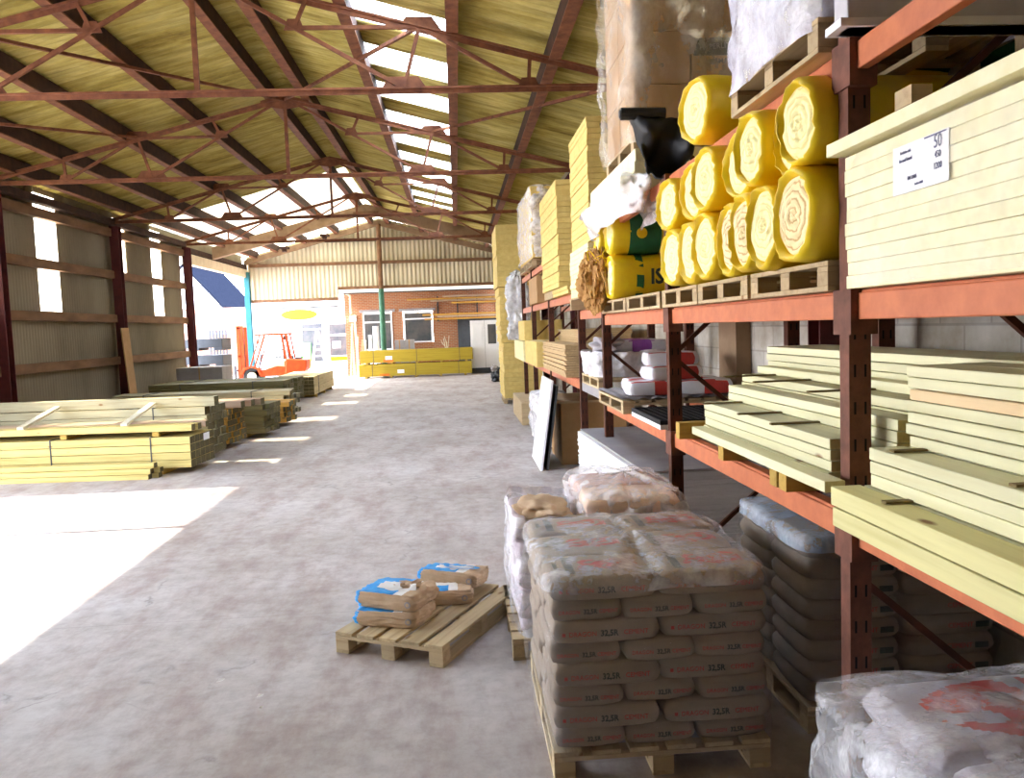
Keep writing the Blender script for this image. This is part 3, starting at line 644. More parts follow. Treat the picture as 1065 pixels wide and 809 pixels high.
# ------------------------------------------------------------------ packs on the left
def spack(lab, x0, x1, y0, y1, rows, th, nw, m, z0=.1, yaw=0, mend=None, group='timber packs on the left', strap=True, straps=None, label_paper=False, jit=0, bearers=True, along='X', rowm=None):
    """strapped pack of sawn boards running along local X (or Y)"""
    cx, cy = x1, y0
    t = thing('timber_pack', lab, 'timber pack', (cx, cy, 0), yaw, group)
    L, W = x1 - x0, y1 - y0
    if along == 'X': bw = W / nw; b = MB(); b.box(-L, 0, 0, bw - .004, 0, th - .009, 0, {3: 1, 5: 1})
    else: bw = L / nw; b = MB(); b.box(0, bw - .004, 0, W, 0, th - .005, 0, {2: 1, 4: 1})
    src = b.build('board', [m, mend or wend], t, (0, 0, z0), bevel=.004)
    first = True
    for r in range(rows):
        for c in range(nw):
            j = rnd.uniform(-jit, jit)
            l = (j, c * bw, z0 + r * th) if along == 'X' else (-L + c * bw, j, z0 + r * th)
            if first: src.location = l; first = False; continue
            c_ = inst(src, 'board', t, l)
    H = rows * th
    if bearers:
        for i in range(3 if L > 2 or W > 2 else 2):
            b = MB()
            if along == 'X': b.box(-.05, .05, 0, W, 0, z0 - .005); lx = (-.5 - i * (L - 1) / 2, 0, 0)
            else: b.box(-L, 0, -.05, .05, 0, z0 - .005); lx = (0, .5 + i * (W - 1) / 2, 0)
            b.build('bearer', wbear, t, lx)
    if strap:
        for p in (straps or (.9, L - .9 if L > 3 else L * .6)):
            b = MB(); q = .006
            if along == 'X': b.box(-p - .01, -p + .01, -q, W + q, z0 - q, z0 + H + q)
            else: b.box(-L - q, q, p - .01, p + .01, z0 - q, z0 + H + q)
            b.build('strap', darkgrey, t, (0, 0, 0))
    if label_paper:
        b = MB(); b.box(.003, .006, W * .55, W * .8, z0 + H * .72, z0 + H * .95); b.build('paper_label', white, t, (0, 0, 0))
    return t
YA = R(-5)
spack('yellow strapped timber pack at front left, four boards high with green twine', -9.0, -4.2, 12.9, 13.85, 4, .122, 5, wpalex, .1, YA, straps=(.62, 2.2), label_paper=True)
# loose planks on the floor in front of the pack
for i, (y, z, x1, w) in enumerate(((12.52, .0, -4.72, 'front bottom'), (12.66, .0, -4.62, 'rear bottom'), (12.55, .08, -4.70, 'front upper'), (12.67, .08, -4.60, 'rear upper'), (12.6, .16, -4.66, 'topmost'))):
    b = MB(); b.box(-4.2, 0, 0, .12, 0, .075, 0, {3: 1, 5: 1})
    tag(b.build('loose_plank', [wpalex, wend], loc=(x1, y, z), rot=(0, 0, YA), bevel=.004), f'{w} pale loose plank on the floor before the yellow pack', 'plank', 'loose planks on the floor')
# upper layer over pack A, on stickers
for i, x in enumerate((-4.75, -6.2, -7.8)):
    b = MB(); b.box(-.05, .05, 0, .9, 0, .07); tag(b.build('sticker_batten', wbear, loc=(x, 12.95 + (-4.2 - x) * .087, .592), rot=(0, 0, YA)), f'small batten under the top plank layer, {["nearest the aisle end","in the middle","at the left"][i]}', 'batten', 'battens on the yellow pack')
for i in range(6):
    b = MB(); b.box(-4.8, 0, 0, .14, 0, .1, 0, {3: 1, 5: 1})
    tag(b.build('loose_plank', [(wpalex, wpalex, wredx, wredx, wredx, wgreyx)[i], wend], loc=(-4.18 + (.0, .05, -.1, .08, .02, -.05)[i], 12.96 + i * .15, .664), rot=(0, 0, YA), bevel=.004), f'{["yellow","second yellow","reddish","second reddish","third reddish","grey"][i]} plank lying over the yellow pack, {["front","second","third","fourth","fifth","rearmost"][i]} of the row', 'plank', 'planks laid over the yellow pack')
spack('weathered grey green timber pack just behind the yellow one', -9.2, -4.3, 14.1, 15.0, 6, .14, 4, wgreyx, .1, YA, jit=.04)
b = MB(); b.box(-3.9, 0, 0, .2, 0, .16, 0, {3: 1}); tag(b.build('loose_plank', [wgreyx, wend], loc=(-4.15, 14.12, .945), rot=(0, 0, YA), bevel=.006), 'thick grey green beam lying on the weathered pack', 'beam')
for i, (x, y) in enumerate(((-5.2, 12.95), (-6.8, 13.05))):
    b = MB(); b.bar((0, 0, 0), (.02, 1.2, .22), .1, .04); tag(b.build('cross_lath', wlathp, loc=(x, y, .80)), f'pale lath laid askew across the left planks, {["nearer the aisle","cut by the left edge"][i]}', 'lath', 'laths across the planks')
spack('orange edged timber pack in the row of dark ends', -8.9, -4.32, 15.5, 16.4, 6, .11, 5, worange, .1, YA, jit=.03)
for i in range(3):
    b = MB(); b.box(-4.3, 0, 0, .22, 0, .12, 0, {3: 1}); tag(b.build('loose_plank', [wredx, wend], loc=(-4.1 + .12 * i, 15.6 + i * .27, .765), rot=(0, 0, YA), bevel=.005), f'reddish thick plank on the orange edged pack, {["front","middle","rear"][i]} one', 'plank', 'planks on the orange edged pack')
spack('dark ended pack behind the orange edged one', -8.9, -4.0, 17.0, 18.0, 5, .12, 5, wdarkx, .1, YA, jit=.05)
spack('low golden timber pack with ragged dark ends', -8.9, -3.95, 18.9, 19.8, 4, .12, 5, worange, .1, YA, jit=.08)
spack('long weathered pack with uneven ends in mid row', -8.9, -4.35, 20.9, 21.9, 5, .12, 5, wgreyx, .1, YA, jit=.12)
spack('long dark green treated timber pack lying before the carton', -9.0, -5.1, 24.2, 25.4, 5, .135, 6, wdarkx, .1, R(-2), jit=.02)
spack('dark green treated pack lying behind the long one', -9.0, -5.0, 25.6, 26.6, 5, .135, 6, wdarkx, .1, R(-2), jit=.02)
spack('pale topped timber pack running away beside the forklift', -6.2, -4.75, 27.2, 31.5, 5, .12, 8, wood('pack_top_timber', (.6, .48, .25), (.42, .32, .14), 'Y', rand=.2), .1, 0, along='Y', label_paper=False, jit=.02)
# carton, leaning board, dark crates
b = MB(); b.box(0, 1.45, 0, 1.2, 0, 1.15); b.box(.7, .75, -.004, 1.2, 0, 1.154, 1); tag(b.build('large_carton', [greypl, card], loc=(-9.05, 26.9, 0), bevel=.015), 'large grey brown carton against the left wall', 'carton')
b = MB(); b.bar((0, 0, 0), (-.15, 0, 2.45), .5, .03, (1, 0, 0)); tag(b.build('leaning_board', card, loc=(-9.0, 23.3, .0)), 'tall brown board leaning on the left wall column', 'board')
for i, (z, w) in enumerate(((.0, 'bottom'), (.5, 'second'), (1.0, 'third'), (1.62, 'top'))):
    b = MB(); b.box(0, 2.0, 0, 1.2, .1, .44 if i > 1 else .5, 0)
    for q in (0, .85, 1.7): b.box(q, q + .3, 0, 1.2, 0, .1)
    tag(b.build('dark_crate', [darkgrey if i > 1 else wredx], loc=(-10.75, 31.2, z * 1.0), bevel=.015), f'{w} crate of the {"dark" if i > 1 else "brown"} stack outside the open side', 'crate', 'crates stacked outside')

# ------------------------------------------------------------------ pallet with bags on the floor
def pallet(lab, x0, y0, L=1.2, W=1.0, z=0, yaw=0, along='Y', n=7, H=.14, group='pallets on the racks', m=None):
    """top boards run along `along`; W across; three bearers of blocks below"""
    t = thing('wooden_pallet', lab, 'pallet', (x0, y0, z), yaw, group)
    m = m or (wpal if along == 'Y' else wpalx); mc = wpalx if along == 'Y' else wpal
    bw = W / n * .8; gap = (W - bw * n) / (n - 1)
    b = MB(); b.box(0, bw, 0, L, 0, .022) if along == 'Y' else b.box(0, L, 0, bw, 0, .022)
    src = b.build('deck_board', m, t, (0, 0, H - .022), bevel=.003)
    for i in range(1, n): inst(src, 'deck_board', t, ((bw + gap) * i, 0, H - .022) if along == 'Y' else (0, (bw + gap) * i, H - .022))
    b = MB(); b.box(0, W, 0, .1, 0, .022) if along == 'Y' else b.box(0, .1, 0, W, 0, .022)
    src = b.build('cross_board', mc, t, (0, 0, H - .045), bevel=.003)
    for q in (.5, 1): inst(src, 'cross_board', t, (0, (L - .1) * q, H - .045) if along == 'Y' else ((L - .1) * q, 0, H - .045))
    b = MB(); b.box(0, .1, 0, .1, 0, H - .067); src = b.build('block', mc, t, (0, 0, .022), bevel=.003); first = True
    for q in (0, .5, 1):
        for p in (0, .5, 1):
            l = ((W - .1) * p, (L - .1) * q, .022) if along == 'Y' else ((L - .1) * q, (W - .1) * p, .022)
            if first: src.location = l; first = False
            else: inst(src, 'block', t, l)
    b = MB(); b.box(0, .1, 0, L, 0, .022) if along == 'Y' else b.box(0, L, 0, .1, 0, .022)
    src = b.build('runner', m, t, (0, 0, 0), bevel=.003)
    for p in (.5, 1): inst(src, 'runner', t, ((W - .1) * p, 0, 0) if along == 'Y' else (0, (W - .1) * p, 0))
    return t
# corners of the floor pallet: left (-.88,5.32) front (-.16,4.95) -> yaw
ang = math.atan2(4.95 - 5.32, -.16 + .88)
pallet('weathered wooden pallet on the open floor carrying four torn bags', -.88, 5.32, 1.22, .80, 0, ang, n=5, group='pallets standing on the floor')
def bag_mesh(L, W, H, seed, mats=None, sag=.0, pick=None, n=12, tear=False, puff=.09, amp=1.0):
    """soft filled sack, L along x, W along y; flat base, rounded sides, pinched ends"""
    bm = bmesh.new(); bmesh.ops.create_cube(bm, size=2); bmesh.ops.subdivide_edges(bm, edges=bm.edges, cuts=n, use_grid_fill=True)
    for v in bm.verts:
        x, y, z = v.co
        k = 1 - puff * abs(x) ** 5 - puff * abs(y) ** 6
        rx = 1 - .07 * z * z; ry = 1 - .07 * z * z
        nx = x * rx * (1 - .04 * y ** 4); ny = y * ry * (1 - .04 * x ** 4)
        d = noise.noise(Vector((x * 1.5 + seed * 3.1, y * 1.5, z * 1.2 + seed))) * .06 * amp + noise.noise(Vector((x * 5 + seed, y * 5, z * 4))) * .025 * amp ** 2
        v.co = Vector((nx * L / 2 * (1 + d * .3), ny * W / 2 * (1 + d * .3), (z * k + (d if z > -.5 else 0)) * H / 2 + H / 2))
    me = bpy.data.meshes.new('bag'); 
    if pick:
        for f in bm.faces: f.material_index = pick(f.calc_center_median(), f.normal)
    bm.to_mesh(me); bm.free()
    for m in mats: me.materials.append(m)
    for p in me.polygons: p.use_smooth = True
    return me
def obj(name, me, loc, rot=(0, 0, 0), parent=None):
    o = bpy.data.objects.new(name, me); COL.objects.link(o); o.location = loc; o.rotation_euler = rot
    if parent: o.parent = parent
    return o
L_, W_, H_ = .5, .34, .11
def pk_blue(c, n_):                      # white/blue printed top, kraft sides
    if n_.z > .5: return 1 if (c.x < -.12 or (abs(c.y) > .07 and c.x < .05)) else (2 if c.x < .12 else 0)
    return 1 if c.x < -.2 else 0
ca, sa = math.cos(ang), math.sin(ang)
def pw_(u, v, z): return (-.88 + u * ca - v * sa, 5.32 + u * sa + v * ca, z)
bags = [((.26, .33, .142), R(8) + ang, 'bottom blue and kraft bag under the torn one on the floor pallet', 1),
        ((.27, .36, .252), R(2) + ang, 'torn top bag with white and blue print on the floor pallet', 2),
        ((.36, .80, .142), R(28) + ang, 'kraft bag lying in the middle rear of the floor pallet', 3),
        ((.36, 1.0, .20), R(10) + ang, 'raised bag with blue ring print at the rear of the floor pallet', 4)]
for (p, yaw, lab, s) in bags:
    t = thing('paper_bag', lab, 'bag', pw_(*p), yaw, 'torn paper bags on the floor pallet')
    if s == 4: t.rotation_euler = (R(-8), R(3), yaw)
    me = bag_mesh(.47, .36, .11, s * 2.3, [kraft, bluepr, whitepaper], pick=pk_blue, n=18, amp=2.6, puff=.05); obj('sack_body', me, (0, 0, 0), parent=t)
    if s == 2:
        b = MB(); pts = []
        for i in range(16):
            a = 2 * math.pi * i / 16; r = .07 + .03 * math.sin(5 * a + 1) + rnd.uniform(-.01, .015); pts.append((.1 + r * math.cos(a) * 1.3, .02 + r * math.sin(a), .118 + rnd.uniform(0, .02)))
        b.add(pts + [(.1, .02, .085)], [(i, (i + 1) % 16, 16) for i in range(16)]); b.build('torn_hole', kraft, t, (0, 0, 0))
        for i in range(4):
            b = MB(); x, y = .0 + .06 * i, -.08 + .03 * (i % 2); b.add([(x, y, .115), (x + .06, y + .01, .116), (x + .04, y + .05, .15), (x + .01, y + .055, .145)], [(0, 1, 2, 3)]); b.build('torn_flap', kraft if i % 2 else whitepaper, t, (0, 0, 0))
    if s in (4,):
        b = MB(); N = 26
        for i in range(N):
            a0, a1 = 2 * math.pi * i / N, 2 * math.pi * (i + 1) / N
            q = lambda a, r: (.06 + r * .14 * math.cos(a), r * .075 * math.sin(a), .121)
            b.add([q(a0, 1), q(a1, 1), q(a1, .72), q(a0, .72)], [(0, 1, 2, 3)])
        b.build('ring_logo', bluepr, t, (0, 0, 0))
    b = MB(); b.cyl((.17, -.182, .05), (.17, -.176, .05), .022, 12); b.cyl((.17, -.184, .05), (.17, -.18, .05), .012, 12, 1); b.build('round_mark', [greypl, kraft], t, (0, 0, 0))
# floor debris
for i, (x, y, s) in enumerate(((-1.55, 4.95, .035), (-1.25, 4.7, .03), (-1.2, 4.55, .02))):
    b = MB(); b.add([(0, 0, .004), (s, .3 * s, .008), (1.2 * s, 1.2 * s, .005), (.2 * s, s, .012)], [(0, 1, 2, 3)]); tag(b.build('paper_scrap', whitepaper, loc=(x, y, 0)), f'{["larger","small","tiniest"][i]} pale paper scrap on the concrete left of the pallet', 'scrap', 'scraps on the floor')

# ------------------------------------------------------------------ main cement pallet
def swirl(parent, loc, k=1.0, rot=(0, 0, 0)):
    """red coiling beast emblem from curved strokes lying flat on the sack top"""
    st = [[(-.13, -.03), (-.1, .01), (-.06, .0), (-.03, .04), (.0, .05)], [(0, .05), (.04, .07), (.08, .05), (.07, .01), (.03, 0), (.0, -.03)], [(0, -.03), (.05, -.05), (.1, -.04), (.13, -.01), (.12, .03)],
          [(-.03, .04), (-.02, -.0), (-.05, -.04), (-.09, -.06)], [(-.1, .01), (-.12, .04), (-.09, .07), (-.05, .07)], [(.03, .0), (.0, .02), (-.02, .0)], [(.04, .07), (.09, .09), (.13, .07)], [(-.05, -.04), (-.01, -.06), (.03, -.075)], [(-.14, -.06), (-.1, -.045), (-.06, -.065)]]
    b = MB()
    for s in st:
        n_ = len(s)
        for i in range(n_ - 1):
            p, q = Vector((*s[i], 0)), Vector((*s[i + 1], 0)); d = (q - p).normalized(); a = Vector((-d.y, d.x, 0)) * .011
            ww = .5 + 1.0 * math.sin(math.pi * (i + .5) / (n_ - 1))
            b.add([(p - a * ww) * k, (q - a * ww) * k + Vector(d) * .004, (q + a * ww) * k + Vector(d) * .004, (p + a * ww) * k], [(0, 1, 2, 3)])
    return b.build('beast_emblem', redpr, parent, loc, rot)
CX0, CY0, CW, CD = .365, 3.6, 1.02, 1.2
pallet('pallet under the big film wrapped cement load at front', CX0, CY0, 1.2, 1.02, 0, 0, n=6, along='Y', H=.14, group='pallets standing on the floor')
bl = [bag_mesh(.505, .395, .112, s, [bagw]) for s in (1, 2, 3)]; bs_ = [bag_mesh(.335, .59, .112, s, [bagw]) for s in (4, 5, 6)]
LAY = ['bottom', 'second', 'third', 'fourth', 'fifth', 'sixth', 'seventh', 'top']
for k in range(8):
    z = .142 + k * .1
    long = k % 2 == 1
    items = []
    if long:
        for r in range(3):
            for c in range(2): items.append((CX0 + .255 + c * .51, CY0 + .2 + r * .4, 'front middle rear'.split()[r] + ' ' + 'left right'.split()[c]))
    else:
        for r in range(2):
            for c in range(3): items.append((CX0 + .17 + c * .34, CY0 + .3 + r * .6, 'front rear'.split()[r] + ' ' + 'left centre right'.split()[c]))
    for i, (x, y, w) in enumerate(items):
        jx, jy = rnd.uniform(-.008, .008), rnd.uniform(-.014, .01)
        t = thing('cement_bag', f'{w} cement bag in the {LAY[k]} layer of the big wrapped pallet', 'cement bag', (x + jx, y + jy, z), rnd.uniform(-.02, .02), 'cement bags on the big pallet')
        obj('sack_body', (bl if long else bs_)[(i + k) % 3], (0, 0, 0), parent=t)
        if w.startswith('front'):
            yf = (-.2 if long else -.3) - .003; s = .031 if long else .024
            sx = .95
            zt_ = .052
            lettering('DRAGON', s, redpr, t, (-.11 if long else -.085, yf, zt_), sx=sx)
            lettering('32,5R', s * 1.25, darkpr, t, (.012, yf, zt_), sx=.9)
            lettering('CEMENT', s, redpr, t, (.135 if long else .095, yf, zt_), sx=sx)
            if long: b = MB(); b.box(-.205, -.19, yf, yf + .002, .045, .06); b.build('red_mark', redpr, t, (0, 0, 0))
        if k == 7:
            b = MB(); b.add([(-.16, -.15, .118), (-.12, -.15, .118), (-.12, .12, .118), (-.16, .12, .118)], [(0, 1, 2, 3)]); b.build('dark_band', darkpr, t, (0, 0, 0))
            swirl(t, (.04, -.02, .119), 1.0); lettering('CEMENT', .026, darkpr, t, (-.2, -.01, .118), 'Z', spin=R(90))
            lettering('DRAGON', .022, redpr, t, (.18, -.02, .118), 'Z', spin=R(-90))
# film
def wrap(name, lab, x0, x1, y0, y1, z0, z1, m, seed=1, top='dome', bulge=.02, amp=.02, crown=.06, shrink_top=.03, nseg=72, rows=26, mtop=None, group='stretch film wraps', slump=0, gather=None):
    """sheet of film drawn round a load: rounded rectangle rings, wrinkled, closed over the top"""
    vs, fs, mi = [], [], []
    cx, cy, hx, hy = (x0 + x1) / 2, (y0 + y1) / 2, (x1 - x0) / 2, (y1 - y0) / 2
    def ring(t, zz, k, a_):
        for i in range(nseg):
            a = 2 * math.pi * i / nseg; c, s = math.cos(a), math.sin(a); p = 9
            r = (abs(c) ** p + abs(s) ** p) ** (-1 / p)
            dn = noise.noise(Vector((c * 2.5 + seed * 5, s * 2.5, zz * 6))) + .5 * noise.noise(Vector((c * 9, s * 9 + seed, zz * 14)))
            q = k + a_ * dn / max(hx, .2)
            vs.append((cx + hx * r * c * q, cy + hy * r * s * q, zz + (a_ * .7 * noise.noise(Vector((c * 4 + seed, s * 4, 7 + zz))) if t > .05 else 0)))
    for j in range(rows + 1):
        t = j / rows; zz = z0 + (z1 - z0) * t
        ring(t, zz, 1 + bulge * math.sin(math.pi * t) + (-shrink_top * max(0, (t - .85) / .15) ** 2), amp)
    if top:
        K = 9
        for j in range(1, K + 1):
            t = j / K; ring(1, z1 + crown * math.sin(t * math.pi / 2), (1 - shrink_top) * (1 - t) + .02, amp * (1.4 if t < .8 else .5))
    tot = len(vs) // nseg
    for j in range(tot - 1):
        for i in range(nseg):
            fs.append((j * nseg + i, j * nseg + (i + 1) % nseg, (j + 1) * nseg + (i + 1) % nseg, (j + 1) * nseg + i)); mi.append(1 if j >= rows - 2 else 0)
    if top: fs.append(tuple((tot - 1) * nseg + i for i in range(nseg))); mi.append(1)
    me = bpy.data.meshes.new(name); off = Vector((cx, cy, z0)); me.from_pydata([Vector(v) - off for v in vs], [], fs)
    me.materials.append(m); me.materials.append(mtop or m)
    for p, q in zip(me.polygons, mi): p.material_index = q; p.use_smooth = True
    o = bpy.data.objects.new(name, me); COL.objects.link(o); o.location = off
    return tag(o, lab, 'plastic film', group)
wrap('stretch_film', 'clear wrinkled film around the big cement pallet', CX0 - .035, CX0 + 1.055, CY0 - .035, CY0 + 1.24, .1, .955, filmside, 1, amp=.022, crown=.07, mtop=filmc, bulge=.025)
# ------------------------------------------------------------------ second pallet behind (bags, torn film)
pallet('pallet of pinkish bags behind the big cement load', .27, 5.0, 1.2, 1.1, 0, 0, n=7, along='X', group='pallets standing on the floor')
lil = [bag_mesh(.42, .5, .1, s, [baglil]) for s in (11, 12, 13)]
for k in range(7):
    for c, (x, y, w) in enumerate(((.53, 5.29, 'front left'), (.53, 5.8, 'rear left'))):
        t = obj('sand_bag', lil[(k + c) % 3], (x + rnd.uniform(-.015, .015), y, .142 + k * .098), (0, 0, rnd.uniform(-.03, .03)))
        tag(t, f'lilac grey sack at {w} of the pallet behind, {["bottom","second","third","fourth","fifth","sixth","top"][k]} layer', 'bag', 'lilac sacks behind the cement')
tb = blob('torn_sack', (.54, 5.5, .86), (.17, .3, .06), kraft, None, 9, amp=.5, fr=2.5); tag(tb, 'torn brown sack opened on top of the lilac sacks', 'bag')
wrap('stretch_film', 'milky film around the lilac sacks left of the big load', .295, .765, 5.02, 6.06, .14, .9, filmc, 4, top=None, amp=.03, mtop=filmwhite)
brw = [bag_mesh(.62, .5, .11, s, [mat('pink_brown_sack%d' % s, (.50, .26, .20) if s != 22 else (.66, .45, .28), .6, (.62, .48, .42), 6, bstr=.4, bdist=.015)]) for s in (21, 22, 23)]
for k in range(8):
    for c, y in enumerate((5.28, 5.79)):
        t = obj('sand_bag', brw[(k + c) % 3], (1.10 + rnd.uniform(-.02, .02), y, .142 + k * .105), (0, 0, rnd.uniform(-.06, .06)))
        tag(t, f'brown pink sack behind the big load, {["bottom","second","third","fourth","fifth","sixth","seventh","eighth","top"][k]} layer at the {["front","back"][c]}', 'bag', 'brown sacks behind the cement')
wrap('stretch_film', 'crumpled milky film over the brown sacks behind the big load', .78, 1.44, 5.02, 6.08, .3, 1.0, filmtop, 8, amp=.05, crown=.07, bulge=.03, mtop=filmc)

# ------------------------------------------------------------------ plasterboard stack
t = thing('plasterboard_stack', 'stack of white edged plasterboards with a grey top on the floor', 'board stack', (1.46, 6.55, 0), R(1.8))
b = MB(); b.box(0, 1.05, 0, 2.9, 0, .0125); src = b.build('plasterboard', [mat('plasterboard', (.86, .85, .86), .8, (.8, .79, .8), 5, bstr=.05, rand=.1)], t, (0, 0, .1))
for k in range(1, 52): inst(src, 'plasterboard', t, (rnd.uniform(-.01, .01), rnd.uniform(-.01, .01), .1 + k * .0145))
for i in range(4): b = MB(); b.box(0, 1.05, 0, .09, 0, .098); b.build('bearer', wpalx, t, (0, .1 + i * .8, 0))
b = MB(); b.box(.03, 1.05, 0, 2.92, .858, .875); b.build('cover_sheet', greypl, t, (0, 0, 0))
# ------------------------------------------------------------------ rack
RX0, RX1 = 1.6, 2.5
def upright_frame(y, ztop, lab, phase=0, levels=(), plate=False):
    t = thing('rack_frame', lab, 'rack frame', (RX0, y, 0), 0, 'rack upright frames')
    for x, nm in ((0, 'front_post'), (RX1 - RX0, 'rear_post')):
        b = MB(); w = .045
        b.box(-w, w, -.04, -.032, .01, ztop); b.box(-w, -w + .008, -.032, .04, .01, ztop); b.box(w - .008, w, -.032, .04, .01, ztop)
        b.box(-.07, .07, -.06, .06, 0, .01)
        # slots in the face turned to the camera
        z = .35
        while z < ztop - .1:
            b.box(-.026, -.017, -.0412, -.0405, z, z + .05, 1); b.box(.017, .026, -.0412, -.0405, z, z + .05, 1); z += .15
        b.build(nm, [upright_pl if plate else upright, dark], t, (x, 0, 0))
    zz = .25; k = phase
    while zz < ztop - .5:
        a, c = (0, RX1 - RX0) if k % 2 == 0 else (RX1 - RX0, 0)
        b = MB(); b.bar((a, .01, zz), (c, .01, zz + .78), .03, .03, (0, 1, 0)); b.build('diagonal_brace', upright, t, (0, 0, 0)); zz += .8; k += 1
    for z in levels:
        b = MB(); b.box(-.055, .055, -.075, .075, z - .06, z + .12); b.build('beam_connector', upright_pl, t, (0, 0, 0))
    return t
def beam(y0, y1, z, x, lab, m=orange, h=.105):
    b = MB(); b.box(x - .025, x + .025, y0 + .05, y1 - .05, z, z + h); b.box(x - .012 if x < 2 else x - .025, x + .05 if x < 2 else x + .012, y0 + .05, y1 - .05, z + h - .03, z + h + .012, 0)
    return tag(b.build('rack_beam', m, center=True, bevel=.006), lab, 'rack beam', 'rack beams')
FR = [(.35, 4.2), (3.2, 4.2), (5.98, 3.25), (8.7, 3.25), (10.43, 3.3), (13.8, 3.4), (16.85, 3.5), (19.3, 3.5)]
nmf = ['just outside the right edge of view', 'first complete one, slotted, standing through the timber at right', 'second along the aisle, right of the plasterboards', 'third along the aisle beside the purple sacks', 'fourth along, at the chipboard stack', 'fifth along, left of the chipboard', 'sixth along, by the pale cartons', 'farthest one along the aisle']
for i, (y, zt_) in enumerate(FR):
    if i == 0: zt_ = 4.2
    upright_frame(y, 3.16 if i in (2, 3) else zt_, f'rack upright frame {nmf[i]}', 1 if i in (0, 1) else 0, plate=(i < 2), levels=(1.165, 2.08, 3.04) if i < 3 else ())
ex = thing('rack_frame', 'spare slotted upright standing by the block wall at right', 'rack frame', (2.55, 4.75, 0))
b = MB(); b.box(-.05, .05, -.04, .04, 0, 2.2); b.box(-.028, -.018, -.041, -.0405, 1.95, 2.0, 1); b.box(.018, .028, -.041, -.0405, 1.95, 2.0, 1); b.build('post', [upright_pl, dark], ex, (0, 0, 0))
bay = [(0, 'right-hand'), (1, 'second'), (2, 'third')]
for i, w in bay:
    y0, y1 = FR[i][0], FR[i + 1][0]
    for z, lv in ((1.165, 'lower'), (2.08, 'middle'), (3.04, 'upper')):
        beam(y0, y1, z, RX0, f'{lv} orange front beam of the {w} rack bay')
        beam(y0, y1, z, RX1, f'{lv} orange rear beam of the {w} rack bay')
y0, y1 = 8.7, 10.43
beam(y0, y1, 1.25, RX0, 'lower pale grey front beam of the short fourth bay', greypl); beam(y0, y1, 1.25, RX1, 'lower rear beam of the short fourth bay')
for i in range(4, 7):
    y0, y1 = FR[i][0], FR[i + 1][0]; w = ['fifth', 'sixth', 'seventh'][i - 4]
    for z, lv in ((1.25, 'lower'), (2.4, 'middle'), (3.1, 'upper')):
        if lv == 'upper' and i == 4: continue
        beam(y0, y1, z, RX0, f'{lv} orange front beam of the {w} rack bay'); beam(y0, y1, z, RX1, f'{lv} orange rear beam of the {w} rack bay')
BT = .118   # beam top above its z
# block wall pier behind bay 3
b = MB(); b.box(2.6, 2.74, 7.5, 8.0, 0, 2.9); tag(b.build('wall_pier', concb, center=True), 'dark brown pier on the block wall behind the third bay', 'pier')

# --- timber on the lower shelf, second bay ("T" stacks), boards run along Y
ZL = 1.165 + BT
BR = [(5.55, 'by the black grid'), (4.62, 'next nearer along the beam'), (3.83, 'farther of the pair beside the slotted post'), (3.715, 'nearer of the pair beside the slotted post'), (2.89, 'under the yellow timbers right of the slotted post'), (1.6, 'beyond the right edge')]
for y, w in BR:
    b = MB(); b.box(1.5 if y > 3.3 else 1.62, 2.48, y - .045, y + .045, ZL + .001, ZL + (.115 if y > 3.3 else .04)); tag(b.build('bearer_block', wbear, center=True, bevel=.004), f'golden wooden bearer under the shelf timber, {w}', 'bearer', 'bearers on the lower shelf')
ORD = ['bottom', 'second', 'third', 'fourth', 'fifth', 'sixth', 'seventh', 'eighth', 'ninth', 'tenth', 'eleventh', 'twelfth']
def stack_planks(x0, wd, y0, y1, z0, th, n, desc, grp, m=wpale, jit=.012, me=wendp, mlist=None):
    bb = MB(); bb.box(-wd / 2, wd / 2, 0, y1 - y0, 0, th - .004, 0, {2: 1, 4: 1}); src = None
    for k in range(n):
        loc = (x0 + wd / 2 + rnd.uniform(-.004, .004), y0 + rnd.uniform(-jit, jit), z0 + k * th + .001)
        if src is None: src = bb.build('plank', [m, me], loc=loc, bevel=.004); o = src
        else: o = src.copy(); COL.objects.link(o); o.location = loc
        if mlist and k in mlist:
            o.data = src.data.copy(); o.data.materials[0] = mlist[k]
        lab = f'{ORD[k] if k < n - 1 or n == 1 else "top"} plank {desc}' if n > 1 else f'single plank {desc}'
        tag(o, lab, 'plank', grp)
G1 = 'pale planks on the lower shelf of the second bay'
z1 = ZL + .117
stack_planks(1.42, .085, 3.1, 4.93, z1, .05, 1, 'lying lowest along the aisle edge of the second bay', G1)
stack_planks(1.525, .165, 3.27, 5.0, z1, .048, 4, 'of the first stack behind the aisle edge plank', G1)
stack_planks(1.695, .13, 3.06, 5.05, z1, .048, 6, 'of the second stack in from the aisle edge', G1)
stack_planks(1.83, .11, 3.06, 5.17, z1, .049, 7, 'of the third stack in from the aisle edge', G1)
stack_planks(1.945, .1, 3.06, 5.2, z1, .049, 8, 'of the fourth stack in from the aisle edge', G1)
stack_planks(2.05, .19, 1.9, 5.31, z1, .0465, 11, 'of the tall rear stack nearest the block wall', G1)
stack_planks(2.245, .19, 1.9, 5.31, z1, .0465, 11, 'of the hindmost stack against the block wall', G1)
# dark laths across
LA = [(1.50, 1.75, 4.8, z1 + .1935), (1.5, 1.8, 4.2, z1 + .1935), (1.5, 1.8, 3.75, z1 + .1935), (1.66, 1.98, 4.9, z1 + .3435), (1.66, 2.04, 4.4, z1 + .3435), (1.66, 2.04, 3.7, z1 + .3435)]
for i, (a, c, y, z) in enumerate(LA):
    b = MB(); b.box(a - .04, c, y - .014, y + .014, z, z + .009); tag(b.build('spacer_lath', wlath, center=True), f'thin dark lath across the pale planks, {["low front far","low front middle","low front near","high rear far","high rear middle","high rear near"][i]} one', 'lath', 'dark laths on the shelf timber')
